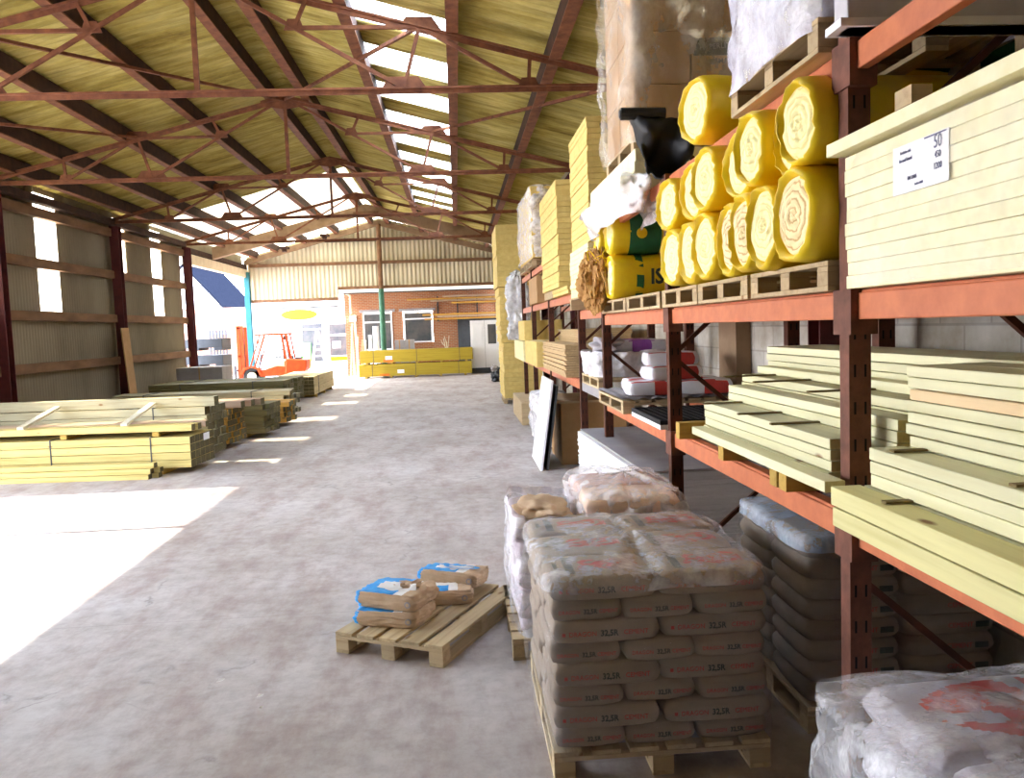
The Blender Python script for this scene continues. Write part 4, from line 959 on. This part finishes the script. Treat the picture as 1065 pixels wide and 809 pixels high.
# right-hand bay stacks
G2 = 'timbers on the lower shelf of the right-hand bay'
ypal = wood('yellow_green_timber', (.76, .70, .34), (.62, .56, .24), 'Y', rand=.12)
salm = wood('salmon_stained_timber', (.80, .60, .34), (.66, .44, .22), 'Y', rand=.1)
zp = ZL + .002
for i, x in enumerate((1.43, 1.555, 1.68)):
    stack_planks(x, .12, 1.0, 3.05, zp, .077, 2, f'of the yellow pair {["overhanging the beam","next behind the overhanging pair","hidden third from the aisle"][i]} at right', G2, m=ypal if i == 0 else wpale, jit=.03)
stack_planks(1.80, .24, 1.0, 3.05, zp, .077, 2, 'of the wide pair carrying the tall right stack', G2)
z2 = zp + .156
for i, x in enumerate((1.555, 1.70)):
    stack_planks(x, .14, 1.0, 3.0, z2, .051, 3, f'of the three high stack {["facing the aisle","second in"][i]} right of the slotted post', G2, jit=.01)
z3 = z2 + .155
for i, x in enumerate((1.69, 1.86)):
    stack_planks(x, .165, 1.0, 2.97, z3, .044, 7, f'of the seven high stack {["facing the aisle","second in"][i]} at the right edge', G2, jit=.02, mlist={4: salm})
for i, (a, c, y, z) in enumerate(((1.46, 1.72, 2.72, zp + .155), (1.56, 1.84, 2.85, z2 + .154), (1.56, 1.84, 2.2, z2 + .154))):
    b = MB(); b.box(a, c - .15 if i else c - .15, y - .016, y + .016, z, z + .008); tag(b.build('spacer_lath', wlath, center=True), f'dark lath on the right-hand timbers, {["lying on the yellow pair","on the three high stack near the post","on the three high stack at the frame edge"][i]}', 'lath', 'dark laths on the shelf timber')
# --- lower shelf third bay
b = MB(); b.box(0, .85, 0, 1.02, 0, .035, 1)
t = thing('grid_tray', 'black egg-crate grid with white edge on the lower shelf', 'grid', (1.5, 6.03, ZL + .002))
b.build('white_base', [white, white], t, (0, 0, 0))
b = MB()
for i in range(15): b.box(i * .059, i * .059 + .012, 0, 1.02, .036, .07)
for j in range(18): b.box(0, .84, j * .0592, j * .0592 + .012, .036, .0695)
b.build('grid', black, t, (0, 0, 0))
pallet('pale pallet carrying the red and white sacks on the lower shelf', 1.45, 7.17, 1.25, 1.0, ZL + .002, 0, n=7, along='Y', H=.12)
t = thing('corrugated_sheet', 'grey wavy sheet laid over the pallet under the red sacks', 'sheet', (1.45, 7.15, ZL + .125))
b = MB(); vs = []; NN = 60
for i in range(NN + 1):
    x = i / NN * 1.0; z = .012 + .008 * math.sin(x * 2 * math.pi / .14)
    vs += [(x, 0, z), (x, 1.3, z), (x, 0, z + .004), (x, 1.3, z + .004)]
fs = []
for i in range(NN): a = i * 4; fs += [(a, a + 4, a + 5, a + 1), (a + 2, a + 3, a + 7, a + 6), (a, a + 2, a + 6, a + 4), (a + 1, a + 5, a + 7, a + 3)]
b.add(vs, fs); b.build('sheet_metal', greypl, t, (0, 0, 0), smooth=True)
def pk_red(c, n_):
    if abs(n_.z) < .5: return 1 if (-.02 < c.x < .2) else 0
    return 1 if (abs(c.y) > .1 and c.x < .1) else 0
rw = [bag_mesh(.5, .36, .13, s, [bagwhite, redpr], pick=pk_red) for s in (31, 32)]
zs = ZL + .148
for i, (x, y, z, w) in enumerate(((1.78, 7.42, 0, 'front left bottom'), (2.24, 7.38, 0, 'front right bottom'), (1.85, 7.85, 0, 'rear left bottom'), (2.24, 7.8, 0, 'rear right bottom'), (1.98, 7.52, .128, 'upper'), (2.02, 7.7, .25, 'topmost'))):
    tag(obj('plaster_bag', rw[i % 2], (x, y, zs + z), (0, 0, rnd.uniform(-.12, .12))), f'{w} red and white sack on the lower shelf', 'bag', 'red and white sacks')
def pk_pur(c, n_): return 1 if n_.z > .4 and -.12 < c.x < .12 else (1 if n_.y < -.5 and abs(c.x) < .13 else 0)
pw2 = bag_mesh(.62, .4, .14, 41, [bagwhite, purplepr], pick=pk_pur); pg = bag_mesh(.7, .5, .14, 42, [mat('grey_sack', (.48, .44, .45), .6, (.36, .33, .34), 6, bstr=.4)])
pallet('pallet under the purple printed sack on the lower shelf', 1.55, 9.0, 1.2, 1.0, 1.25 + BT, 0, n=6, along='Y', H=.12)
zs = 1.25 + BT + .122
for i, (x, y, z, me, lab) in enumerate(((1.95, 9.3, 0, pg, 'grey sack at the bottom under the purple one'), (1.97, 9.85, 0, pg, 'grey sack at the back bottom behind the purple one'), (1.93, 9.3, .135, pg, 'grey sack second up under the purple one'), (1.97, 9.8, .135, pg, 'grey sack second up at the back'), (2.08, 9.35, .27, pw2, 'white sack with purple print on the grey sacks'), (2.1, 9.9, .27, pw2, 'white sack with purple print lying behind its twin'))):
    tag(obj('plaster_bag', me, (x, y, zs + z), (0, 0, rnd.uniform(-.05, .05))), lab, 'bag', 'grey and purple sacks')
tag(blob('crumpled_wrapping', (1.72, 9.3, zs + .36), (.16, .2, .1), MATS['grey_sack'], None, 12, amp=.7, fr=3), 'crumpled grey brown wrapping beside the purple sack', 'wrapping')
wrap('stretch_film', 'white film round the grey and purple sacks', 1.53, 2.36, 9.0, 10.2, 1.5, 1.78, filmwhite, 14, top=None, amp=.04)

# --- middle shelf: insulation rolls
ZM = 2.08 + BT
PY = [(3.27, 'nearest the slotted post'), (4.2, 'second from the slotted post'), (5.1, 'left of centre under the rolls'), (6.05, 'first in the third bay'), (7.3, 'second in the third bay')]
for y, w in PY:
    pallet(f'brown pallet on the middle shelf under yellow rolls, {w}', 1.52, y, .88 if y < 6 else 1.2, 1.0, ZM + .001, 0, n=6, along='Y', H=.125, m=wpalx)
def roll_mesh(rad, ln, seed, lip=.035, ry=1.0, rz=1.0):
    """wrapper sleeve around a coil, axis along +x from the end face at x=0"""
    N = 40; b = MB(); vs = []
    prof = [(-lip, .93), (-lip * .3, 1.0), (.06, 1.02), (ln * .3, 1.0), (ln * .7, 1.01), (ln - .05, 1.0), (ln + .02, .9), (ln + .03, .4)]
    def pt(a, x, k, ph=0):
        d = 1 + .09 * noise.noise(Vector((math.cos(a) * 1.5, math.sin(a) * 1.5 + seed * 3, x * 2))) + .04 * noise.noise(Vector((math.cos(a) * 6, math.sin(a) * 6, x * 5 + seed)))
        xx = x + (0.02 * noise.noise(Vector((math.cos(a) * 5 + seed, math.sin(a) * 5, 2))) if x < 0 else 0)
        return (xx, rad * ry * k * d * math.cos(a), rad * rz * k * d * math.sin(a))
    for x, k in prof: vs += [pt(2 * math.pi * i / N, x, k) for i in range(N)]
    M_ = len(prof); fs = []
    for j in range(M_ - 1): fs += [(j * N + i, j * N + (i + 1) % N, (j + 1) * N + (i + 1) % N, (j + 1) * N + i) for i in range(N)]
    fs.append(tuple((M_ - 1) * N + i for i in range(N)))
    # inner side of the lip
    o = len(vs); vs += [pt(2 * math.pi * i / N, -lip, .9) for i in range(N)]; vs += [pt(2 * math.pi * i / N, .015, .84) for i in range(N)]
    fs += [(i, (i + 1) % N, o + (i + 1) % N, o + i) for i in range(N)]; fs += [(o + i, o + (i + 1) % N, o + N + (i + 1) % N, o + N + i) for i in range(N)]
    b.add(vs, fs); return b
def wool_face(rad, seed, ry, rz):
    N, K = 40, 12; b = MB(); vs = [(-.012, 0, 0)]
    for k in range(1, K + 1):
        r = k / K
        for i in range(N):
            a = 2 * math.pi * i / N; ph = (r * 5 - a / (2 * math.pi)) % 1
            x = -.02 * math.cos(r * 1.4) + .014 * abs(ph - .5) - .006 + .012 * noise.noise(Vector((r * 4, a * 2, seed)))
            if k == K: x = .03
            vs.append((x, rad * .9 * ry * r * math.cos(a), rad * .9 * rz * r * math.sin(a)))
    fs = [(0, 1 + i, 1 + (i + 1) % N) for i in range(N)]
    for k in range(K - 1): fs += [(1 + k * N + i, 1 + (k + 1) * N + i, 1 + (k + 1) * N + (i + 1) % N, 1 + k * N + (i + 1) % N) for i in range(N)]
    b.add(vs, fs); return b
def roll(x, y, z, rad, seed, lab, ry=1.0, rz=1.0, brown=False, band=False, ln=.92, grp='yellow wrapped insulation rolls'):
    t = thing('insulation_roll', lab, 'insulation roll', (x, y, z), 0, grp)
    rot = (rnd.uniform(0, 6.28) if ry == rz else 0, 0, 0)
    roll_mesh(rad, ln, seed, ry=ry, rz=rz).build('wrapper', yellow, t, (0, 0, 0), rot, smooth=True)
    wool_face(rad, seed, ry, rz).build('wool_end', woolb if brown else woolm, t, (0, 0, 0), rot, smooth=True)
    if band:
        b = MB(); N = 32; q = rad * 1.035
        for x0_, x1_, mi in band:
            b.add([(xx, q * ry * math.cos(2 * math.pi * i / N), q * rz * math.sin(2 * math.pi * i / N)) for xx in (x0_, x1_) for i in range(N)], [(i, (i + 1) % N, N + (i + 1) % N, N + i) for i in range(N)], mi)
        b.build('printed_band', [greenpr, orangepr], t, (0, 0, 0), smooth=True)
    return t
zb = ZM + .13
RB = [(3.45, .195, 0, 'big browned coil at right beside the slotted post', True), (3.80, .165, 1, 'second from right', False), (4.10, .155, 2, 'third from right with a torn brown edge', True), (4.40, .15, 3, 'fourth from right', True), (4.74, .185, 4, 'fifth from right', False), (5.12, .19, 5, 'sixth from right', False), (5.56, .22, 6, 'leftmost, seventh from right', False)]
for y, r, s, w, br in RB:
    t = roll(1.50 + rnd.uniform(-.03, .02), y, zb + .2, .197, s, f'yellow insulation roll in the bottom row, {w}', ry=r / .197, rz=1.0, brown=br)
    t.rotation_euler = (0, 0, R(rnd.uniform(2, 6)))
RT = [(3.40, .16, 'rightmost against the slotted post'), (3.64, .11, 'squeezed second from right'), (3.90, .16, 'third from right'), (4.27, .205, 'large fourth from right'), (4.68, .19, 'fifth from right'), (5.12, .2, 'sixth from right'), (5.68, .2, 'leftmost')]
for i, (y, r, w) in enumerate(RT):
    t = roll(1.50 + rnd.uniform(-.05, .04), y, zb + .4 + .175, .178, 20 + i, f'yellow insulation roll in the upper row, {w}', ry=r / .178, rz=1.0)
    t.rotation_euler = (0, R(rnd.uniform(-2, 2)), R(rnd.uniform(3, 8)))
# side-on rolls in the third bay
t = roll(1.53, 7.95, zb + .215, .212, 50, 'yellow insulation roll with green band seen side-on, lower', band=[(.2, .27, 0)])
lettering('ISOVER', .2, darkpr, t, (.62, -.228, -.02), sx=.9)
t = roll(1.53, 7.92, zb + .64, .212, 51, 'yellow and green insulation roll seen side-on, upper, with black letters', band=[(.14, .44, 0), (.46, .9, 1)])
lettering('IGC', .16, darkpr, t, (.62, -.228, -.06)); b = MB(); b.cyl((.25, -.228, -.03), (.25, -.22, -.03), .05, 20); b.build('round_logo', yellow, t, (0, 0, 0))
roll(1.53, 8.4, zb + .215, .212, 52, 'yellow insulation roll at the far left end of the shelf, lower', )
roll(1.50, 8.42, zb + .64, .212, 53, 'slim yellow insulation roll at the far left end, upper', ry=.8)
# ragged brown wool tuft
bm = bmesh.new(); bmesh.ops.create_icosphere(bm, subdivisions=5, radius=1)
for v in bm.verts:
    d = 1 + .28 * noise.noise(v.co * 3 + Vector((5, 5, 5))) + .2 * noise.noise(Vector((v.co.x * 12, v.co.y * 12, v.co.z * 3)))
    v.co = Vector((v.co.x * .17, v.co.y * .2, v.co.z * .3)) * d
me = bpy.data.meshes.new('ragged_wool'); bm.to_mesh(me); bm.free(); me.materials.append(brownwool)
t = thing('ragged_wool_roll', 'ragged brown wool roll spilling at the left end of the shelf', 'insulation roll', (1.43, 8.28, 2.23))
o = obj('wool_body', me, (0, 0, .3), parent=t)
for i in range(14):
    b = MB(); p = Vector((rnd.uniform(-.1, .1), -.1 + rnd.uniform(-.05, .05), .5)); 
    for k in range(5):
        q = p + Vector((rnd.uniform(-.03, .08), rnd.uniform(-.06, .02), rnd.uniform(-.05, .09) if k < 2 else rnd.uniform(-.12, -.02))); b.cyl(p, q, .006, 5); p = q
    b.build('loose_strand', yellow if i % 2 else brownwool, t, (0, 0, 0))
# --- right-hand pale insulation pack
t = thing('insulation_pack', 'big pale pack of insulation boards with white size label at right', 'insulation pack', (1.53, 1.93, ZM + .002), 0)
b = MB(); b.box(0, .9, 0, 1.2, 0, .0495); src = b.build('insulation_board', paleins2, t, (0, 0, 0), bevel=.003)
for k in range(1, 10): inst(src, 'insulation_board', t, (rnd.uniform(-.004, .004), rnd.uniform(-.008, .008), k * .0505))
inst(src, 'insulation_board', t, (-.05, .06, 10 * .0505 + .012))
b = MB(); b.box(-.008, -.006, .52, .84, .30, .46); b.build('size_label', white, t, (0, 0, 0))
for s, z, y, q in (('50', .43, .575, .06), ('450', .39, .575, .03), ('1200', .355, .575, .03), ('Insulation slab', .435, .76, .015), ('thermal board', .41, .76, .018), ('EN 13165', .345, .72, .018), ('lambda 0.022', .32, .68, .012)):
    lettering(s, q, navypr, t, (-.0095, y, z), '-X', sx=.75)
b = MB(); b.box(-.0095, -.0085, .53, .65, .452, .457); b.build('barcode_line', navypr, t, (0, 0, 0))
o = wrap('stretch_film', 'tight clear film over the right-hand pale insulation pack', 1.50, 2.45, 1.9, 3.16, ZM + .01, ZM + .505, film('glossy_film', (1, 1, 1), .02, .3, 2.2, rough=.1), 31, top=None, amp=.006, bulge=.002)
b = MB(); b.box(0, .07, 0, .1, 0, .06); tag(b.build('wood_offcut', wpalx, loc=(1.49, 2.6, ZM + .574)), 'small wooden block on top of the pale insulation pack', 'block')
t = thing('insulation_pack', 'second pale insulation slab lying on the right-hand pack behind', 'insulation pack', (1.62, 1.95, ZM + .575), 0)
b = MB(); b.box(0, .8, 0, 1.1, 0, .045); b.build('insulation_board', paleins2, t, (0, 0, 0), bevel=.003)
# packs behind in the dark at top right
roll(2.1, 4.0, 3.04 + BT + .24, .2, 60, 'shadowed green banded insulation roll on the upper shelf', band=[(-.02, 1.0, 0)])
# --- upper shelf
ZU = 3.04 + BT
b = MB(); b.box(0, 1.15, 0, .11, 0, .75)
t = thing('display_board', 'grey white panel standing on the upper shelf at top right', 'panel', (1.50, 3.05, ZU + .013)); b.build('panel_board', mat('grey_white_panel', (.62, .6, .62), .6, (.5, .48, .52), 6, bstr=.05), t, (0, 0, 0), bevel=.006)
b = MB(); b.box(-.03, 1.18, -.01, .12, 0, .03); b.build('edge_strip', white, t, (0, 0, 0))
pallet('pallet on the upper shelf under the white wrapped pack', 1.5, 3.3, 1.05, 1.0, ZU + .001, 0, n=6, along='Y', H=.14)
def brdpack(lab, x0, x1, y0, y1, z0, z1, th, m, jit=.008, name='insulation_pack', part='insulation_board', group='packs of insulation boards', pal=None, text=None, cat='insulation pack'):
    t = thing(name, lab, cat, (x0, y0, z0 + .001), 0, group)
    n_ = max(1, round((z1 - z0) / th)); th = (z1 - z0) / n_
    b = MB(); b.box(0, x1 - x0, 0, y1 - y0, 0, th - .004); src = b.build(part, m, t, (0, 0, 0), bevel=.003)
    for k in range(1, n_): inst(src, part, t, (rnd.uniform(-jit, jit), rnd.uniform(-jit, jit), k * th))
    if text: 
        for s, q, lx, lz in text: lettering(s, q, darkpr, t, (lx, -.012, lz))
    return t
brdpack('white board pack wrapped in film on the upper shelf', 1.53, 2.4, 3.33, 4.32, ZU + .142, ZU + 1.05, .09, mat('white_cream_board', (.82, .8, .7), .7, rand=.05))
wrap('stretch_film', 'lilac white film over the upper shelf board pack', 1.47, 2.45, 3.27, 4.38, ZU + .1, ZU + 1.07, film('lilac_film', (.86, .84, 1), .3, .9, 5), 33, amp=.03, bulge=.01)
t = roll(1.5, 4.95, ZU + .2, .195, 70, 'lone yellow insulation roll on the upper shelf', ry=1.1); t.rotation_euler = (0, 0, R(9))
# big brown wrapped stack on top
pallet('pallet on the upper shelf under the tall brown carton stack', 1.5, 6.72, 1.2, 1.0, ZU + .311, 0, n=6, along='Y', H=.14)
CZ = ZU + .452
BX = [('bottom front left', 0, 0, 0), ('bottom front right', .48, 0, 0), ('bottom rear left', 0, .6, 0), ('bottom rear right', .48, .6, 0)]
for k in range(4):
    for i, (w, dx, dy, _) in enumerate(BX):
        t = thing('brown_carton', f'brown carton of the tall wrapped stack, {["bottom","second","third","top"][k]} row, {w[7:]}', 'carton', (1.52 + dx, 6.74 + dy, CZ + .001 + k * .42), 0, 'brown cartons on the upper shelf')
        b = MB(); b.box(0, .47, 0, .59, 0, .415); b.build('carton_body', card, t, (0, 0, 0), bevel=.008)
        if k == 1 and i == 1:
            b = MB(); b.box(-.02, .42, -.006, 0, -.1, .33); b.build('paper_label', whitepaper, t, (0, 0, 0)) if 0 else None
            b = MB(); b.box(.02, .4, -.006, 0, .22, .36); b.build('printed_band', darkpr, t, (0, 0, 0)); lettering('HYPERLITE', .06, greypl, t, (.21, -.008, .29), spin=R(-4)); lettering('THERMAL', .055, darkpr, t, (.21, -.006, .17), spin=R(-4)); lettering('25', .1, darkpr, t, (.3, -.006, .07))
        if k == 0 and i == 1: b = MB(); b.box(-.02, .1, -.006, 0, .1, .15); b.build('printed_band', darkpr, t, (0, 0, 0))
wrap('stretch_film', 'glossy clear film round the tall brown carton stack', 1.44, 2.53, 6.66, 8.0, CZ - .05, CZ + 1.71, film('brown_glossy_film', (.95, .88, .74), .06, .55, 2.5, (1, 1, .6), .12), 35, amp=.05, bulge=.02)
t = thing('black_plastic_sheet', 'crumpled black plastic sheet hanging from the upper shelf', 'plastic sheet', (1.46, 5.95, ZU + .16))
b = MB(); NX, NZ = 18, 16; vs = []
for i in range(NX + 1):
    for j in range(NZ + 1):
        u, v = i / NX, j / NZ
        w = 1 - .75 * v * (1 if u < .6 else .6)
        x = -.16 + .5 * (u * w + .25 * v) ; y = .05 + .35 * noise.noise(Vector((u * 3, v * 2, 1))) - .1 * u
        z = .3 - .42 * v + .05 * noise.noise(Vector((u * 5, v * 5, 9))) - .1 * u
        vs.append((x, y, z))
fs = [(i * (NZ + 1) + j, (i + 1) * (NZ + 1) + j, (i + 1) * (NZ + 1) + j + 1, i * (NZ + 1) + j + 1) for i in range(NX) for j in range(NZ)]
b.add(vs, fs); o = b.build('sheet_fold', black, t, (0, 0, 0), smooth=True); so = o.modifiers.new('thick', 'SOLIDIFY'); so.thickness = .004
b = MB(); b.cyl((-.22, 0, .28), (.1, -.02, .27), .045, 10); b.cyl((-.23, 0, .28), (-.225, 0, .28), .03, 10); b.build('rolled_edge', black, t, (0, 0, 0), smooth=False)
# pale board on edge + torn film at left end of the upper beam
brdpack('pale board pack on the upper shelf beneath the tall brown carton stack', 1.45, 2.45, 6.45, 8.6, ZU, ZU + .305, .1, paleins2, .01)
wrap('torn_film', 'torn milky film hanging round the pale board pack below the black sheet', 1.38, 1.75, 6.5, 8.5, ZU - .2, ZU + .12, filmwhite, 41, top=None, amp=.07, bulge=.1)

# ------------------------------------------------------------------ far rack stacks
Z2 = 2.4 + BT
brdpack('tall bright yellow insulation stack marked 70 beyond the brown cartons', 1.48, 2.35, 8.9, 10.25, 3.0, 4.33, .06, goldins, .006, text=[('70', .16, .22, 1.18)])
brdpack('narrow cream insulation stack under the one marked 70', 1.44, 2.3, 8.82, 10.2, 2.42, 2.98, .055, paleins, .008)
b = MB(); b.box(1.44, 2.35, 8.8, 8.9, 2.28, 2.4); b.box(1.44, 2.35, 10.2, 10.3, 2.28, 2.4); b.box(1.44, 2.35, 8.8, 10.35, 2.4, 2.415)
tag(b.build('support_platform', wpalx, center=True), 'timber deck under the narrow cream insulation stack', 'platform')
beam(8.7, 10.43, 2.16, RX0, 'middle orange front beam of the short fourth bay'); beam(8.7, 10.43, 2.16, RX1, 'middle orange rear beam of the short fourth bay')
brdpack('tall pale yellow insulation stack, second from the marked one', 1.47, 2.35, 11.6, 13.8, Z2 + .12, 4.14, .075, goldins, .012)
brdpack('small yellow insulation slab beneath the tall pale stack', 1.5, 2.4, 10.9, 12.6, Z2 + .001, Z2 + .11, .055, goldins, .01)
b = MB(); b.box(1.5, 2.4, 12.65, 13.8, Z2, Z2 + .115); tag(b.build('support_platform', wpalx, center=True), 'timber packing under the tall pale yellow stack', 'platform')
brdpack('film wrapped insulation stack, third along the far racking', 1.47, 2.3, 15.3, 18.2, 3.1 + BT + .15, 4.68, .08, goldins, .012)
wrap('stretch_film', 'milky film over the third far insulation stack', 1.42, 2.34, 15.25, 18.3, 3.38, 4.7, filmtop, 43, amp=.04)
pallet('pallet under the film wrapped far insulation stack', 1.45, 15.4, 1.2, .9, 3.1 + BT + .001, 0, n=5, along='Y', H=.14)
pallet('second pallet under the film wrapped far insulation stack', 1.45, 16.95, 1.2, .9, 3.1 + BT + .001, 0, n=5, along='Y', H=.14)
# column of stacks on the floor at y 22
pallet('pallet on the floor under the far brown pack column', 1.22, 22.3, 1.2, 1.1, 0, 0, n=6, along='Y', group='pallets standing on the floor')
brdpack('lowest brown yellow pack of the far column on the floor', 1.24, 2.3, 22.3, 24.6, .142, 1.66, .12, goldins, .015)
brdpack('middle brown yellow pack of the far column', 1.2, 2.3, 22.35, 24.6, 1.67, 3.18, .12, goldins, .02)
brdpack('topmost yellow pack of the far column under the roof', 1.15, 2.3, 22.3, 24.6, 3.2, 4.86, .14, goldins, .012)
wrap('torn_film', 'torn grey film hanging down the far pack column', 1.42, 1.9, 21.7, 22.25, 1.75, 3.5, filmwhite, 45, top='dome', amp=.12, bulge=.12, shrink_top=.5)
# cartons on the far shelves
def carton(lab, x0, x1, y0, y1, z0, z1, m=card):
    t = thing('carton', lab, 'carton', (x0, y0, z0 + .001), 0, 'cartons on the far racking')
    b = MB(); b.box(0, x1 - x0, 0, y1 - y0, 0, z1 - z0 - .002); b.build('carton_body', m, t, (0, 0, 0), bevel=.01)
    b = MB(); b.box(0, x1 - x0, (y1 - y0) / 2 - .03, (y1 - y0) / 2 + .03, z1 - z0 - .002, z1 - z0); b.build('tape', whitepaper, t, (0, 0, 0))
ZL3 = 1.25 + BT
carton('orange brown carton on the middle far shelf below the wrapped stack', 1.48, 2.3, 14.9, 16.5, Z2, Z2 + .5)
carton('pale carton standing on the lower long boxes', 1.4, 2.2, 17.0, 18.6, ZL3 + .43, ZL3 + .85, goldins)
carton('long pale box at the left on the lower far shelf', 1.35, 2.3, 16.8, 19.4, ZL3, ZL3 + .42, paleins)
carton('long pale box right of its neighbour on the lower far shelf', 1.38, 2.3, 14.3, 16.7, ZL3, ZL3 + .45, goldins)
brdpack('stack of ragged edged chipboard sheets on the lower shelf', 1.48, 2.45, 11.2, 14.1, ZL3, ZL3 + .46, .033, chip, .02, name='chipboard_stack', part='chipboard_sheet', cat='board stack', group='board stacks')
brdpack('pale topped board stack resting on the chipboard sheets', 1.74, 2.5, 11.6, 14.0, ZL3 + .465, ZL3 + .66, .03, chip, .01, name='chipboard_stack', part='chipboard_sheet', cat='board stack', group='board stacks')
# beneath racks on floor
carton('large brown carton with lipped lid on the floor under the racking', 1.5, 2.5, 12.1, 13.4, 0, .93)
b = MB(); b.box(1.44, 2.52, 12.04, 13.5, .932, .965); tag(b.build('board_lid', wpalx, center=True), 'thin board lying over the large brown floor carton', 'board')
t = thing('leaning_board', 'white board leaning against the racking by the aisle', 'board', (1.13, 11.68, 0))
b = MB(); b.prism([(0, 0, 0), (.2, 0, 1.3), (.23, 0, 1.3), (.03, 0, 0)], (0, 1.35, 0)); b.build('white_sheet', white, t, (0, 0, 0))
b = MB(); b.prism([(.06, .02, 0), (.24, .02, 1.22), (.27, .02, 1.22), (.09, .02, 0)], (0, 1.2, 0)); tag(b.build('leaning_board', darkgrey, loc=(1.16, 11.68, 0)), 'dark board leaning behind the white one', 'board')
for i, (y, z) in enumerate(((14.6, 0), (14.6, .16), (14.6, .32), (14.6, .48), (15.5, 0), (15.5, .16), (15.5, .32), (15.5, .48), (14.7, .64), (15.45, .64))):
    o = obj('sand_bag', bl[0] if 0 else rw[0] if 0 else pg, (1.68, y, z + .01), (0, 0, R(90) + rnd.uniform(-.05, .05)))
    tag(o, f'wrapped sack under the far racking, {["front","rear"][0 if y < 15 else 1]} pile, {["bottom","second","third","fourth","top"][round(z / .16)]}', 'bag', 'sacks under the far racking')
wrap('stretch_film', 'white film bundle round the sacks under the far racking', 1.36, 2.0, 14.2, 16.0, .02, .82, filmwhite, 47, amp=.05)
b = MB(); b.box(1.3, 2.2, 17.2, 19.8, 0, .5); tag(b.build('low_crate', wpalx, center=True, bevel=.02), 'low wooden crate under the farthest racking', 'crate')

# ------------------------------------------------------------------ wrapped bag pallet under the rack
pallet('pallet under the bluish wrapped sacks beneath the rack', 1.68, 3.87, 1.0, 1.0, 0, 0, n=6, along='Y', group='pallets standing on the floor')
bw2 = [bag_mesh(.49, .5, .115, s, [bagw]) for s in (61, 62)]
for k in range(8):
    for i, (dx, dy, w) in enumerate(((0, 0, 'front left'), (.5, 0, 'front right'), (0, .5, 'rear left'), (.5, .5, 'rear right'))):
        t = thing('cement_bag', f'{w} sack in {LAY[k]} layer of the bluish wrapped pallet', 'cement bag', (1.93 + dx, 4.13 + dy, .142 + k * .106), rnd.uniform(-.02, .02), 'sacks on the bluish wrapped pallet')
        obj('sack_body', bw2[(k + i) % 2], (0, 0, 0), parent=t)
        if dy == 0: lettering('CEMENT', .035, redpr, t, (.05, -.257, .055)); b = MB(); b.box(.13, .2, -.257, -.255, .04, .07); b.build('dark_mark', darkpr, t, (0, 0, 0))
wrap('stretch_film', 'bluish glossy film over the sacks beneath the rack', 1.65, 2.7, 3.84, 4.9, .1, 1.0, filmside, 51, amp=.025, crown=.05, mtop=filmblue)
# bottom right wrapped bag with red
pallet('pallet beneath the white and red sacks at bottom right', 1.18, 1.65, 1.0, 1.15, 0, 0, n=6, along='X', group='pallets standing on the floor')
def pk_big(c, n_): return 1 if n_.z > .35 and ((c.x / .40) ** 2 + ((c.y) / .2) ** 2) < 1 and noise.noise(c * 9) > -.18 else 0
big = bag_mesh(1.02, .48, .13, 71, [mat('big_white_sack', (.52, .5, .54), .5, (.42, .4, .45), 5, bstr=.35, bdist=.012), redpr], pick=pk_big, n=44)
for k in range(6):
    for i, y in enumerate((1.92, 2.42)):
        tag(obj('white_sack', big, (1.84, y, 0.142 + k * .112), (0, 0, rnd.uniform(-.03, .03))), f'long white sack with red print at bottom right, {["bottom","second","third","fourth","fifth","top"][k]} layer, {["nearer","farther"][i]}', 'bag', 'white and red sacks')
wrap('stretch_film', 'crinkled clear film over the white and red sacks at bottom right', 1.15, 2.4, 1.62, 2.72, .15, .84, filmc, 53, amp=.04, crown=.05)

# ------------------------------------------------------------------ light
sun = bpy.data.lights.new('sun', 'SUN'); sun.energy = 15; sun.angle = R(.6); sun.color = (1, .96, .88)
so = bpy.data.objects.new('sun', sun); COL.objects.link(so)
el = 37.3; d = Vector((math.cos(R(el)), .0, -math.sin(R(el))))
so.rotation_euler = d.to_track_quat('-Z', 'Y').to_euler(); so.location = (-20, 10, 20)
w = bpy.data.worlds.new('sky'); scene.world = w; w.use_nodes = True; bg = w.node_tree.nodes['Background']
nt = w.node_tree; tc = nt.nodes.new('ShaderNodeTexCoord'); sp = nt.nodes.new('ShaderNodeSeparateXYZ'); nt.links.new(tc.outputs['Generated'], sp.inputs[0])
rp = ramp(nt, [(0, (.97, .97, 1)), (.45, (.62, .74, .95)), (.9, (.28, .42, .75))]); nt.links.new(sp.outputs[2], rp.inputs[0]); nt.links.new(rp.outputs[0], bg.inputs[0])
bg.inputs[1].default_value = 9.0
vs_ = scene.view_settings; vs_.view_transform = 'Standard'; vs_.look = 'None'; vs_.gamma = 1; vs_.use_curve_mapping = False; vs_.exposure = 1.35
scene.display_settings.display_device = 'sRGB'
cy = scene.cycles; cy.max_bounces = 10; cy.diffuse_bounces = 6; cy.transparent_max_bounces = 24; cy.transmission_bounces = 8; cy.glossy_bounces = 3
cy.caustics_reflective = False; cy.caustics_refractive = False; cy.sample_clamp_indirect = 12; cy.use_denoising = True
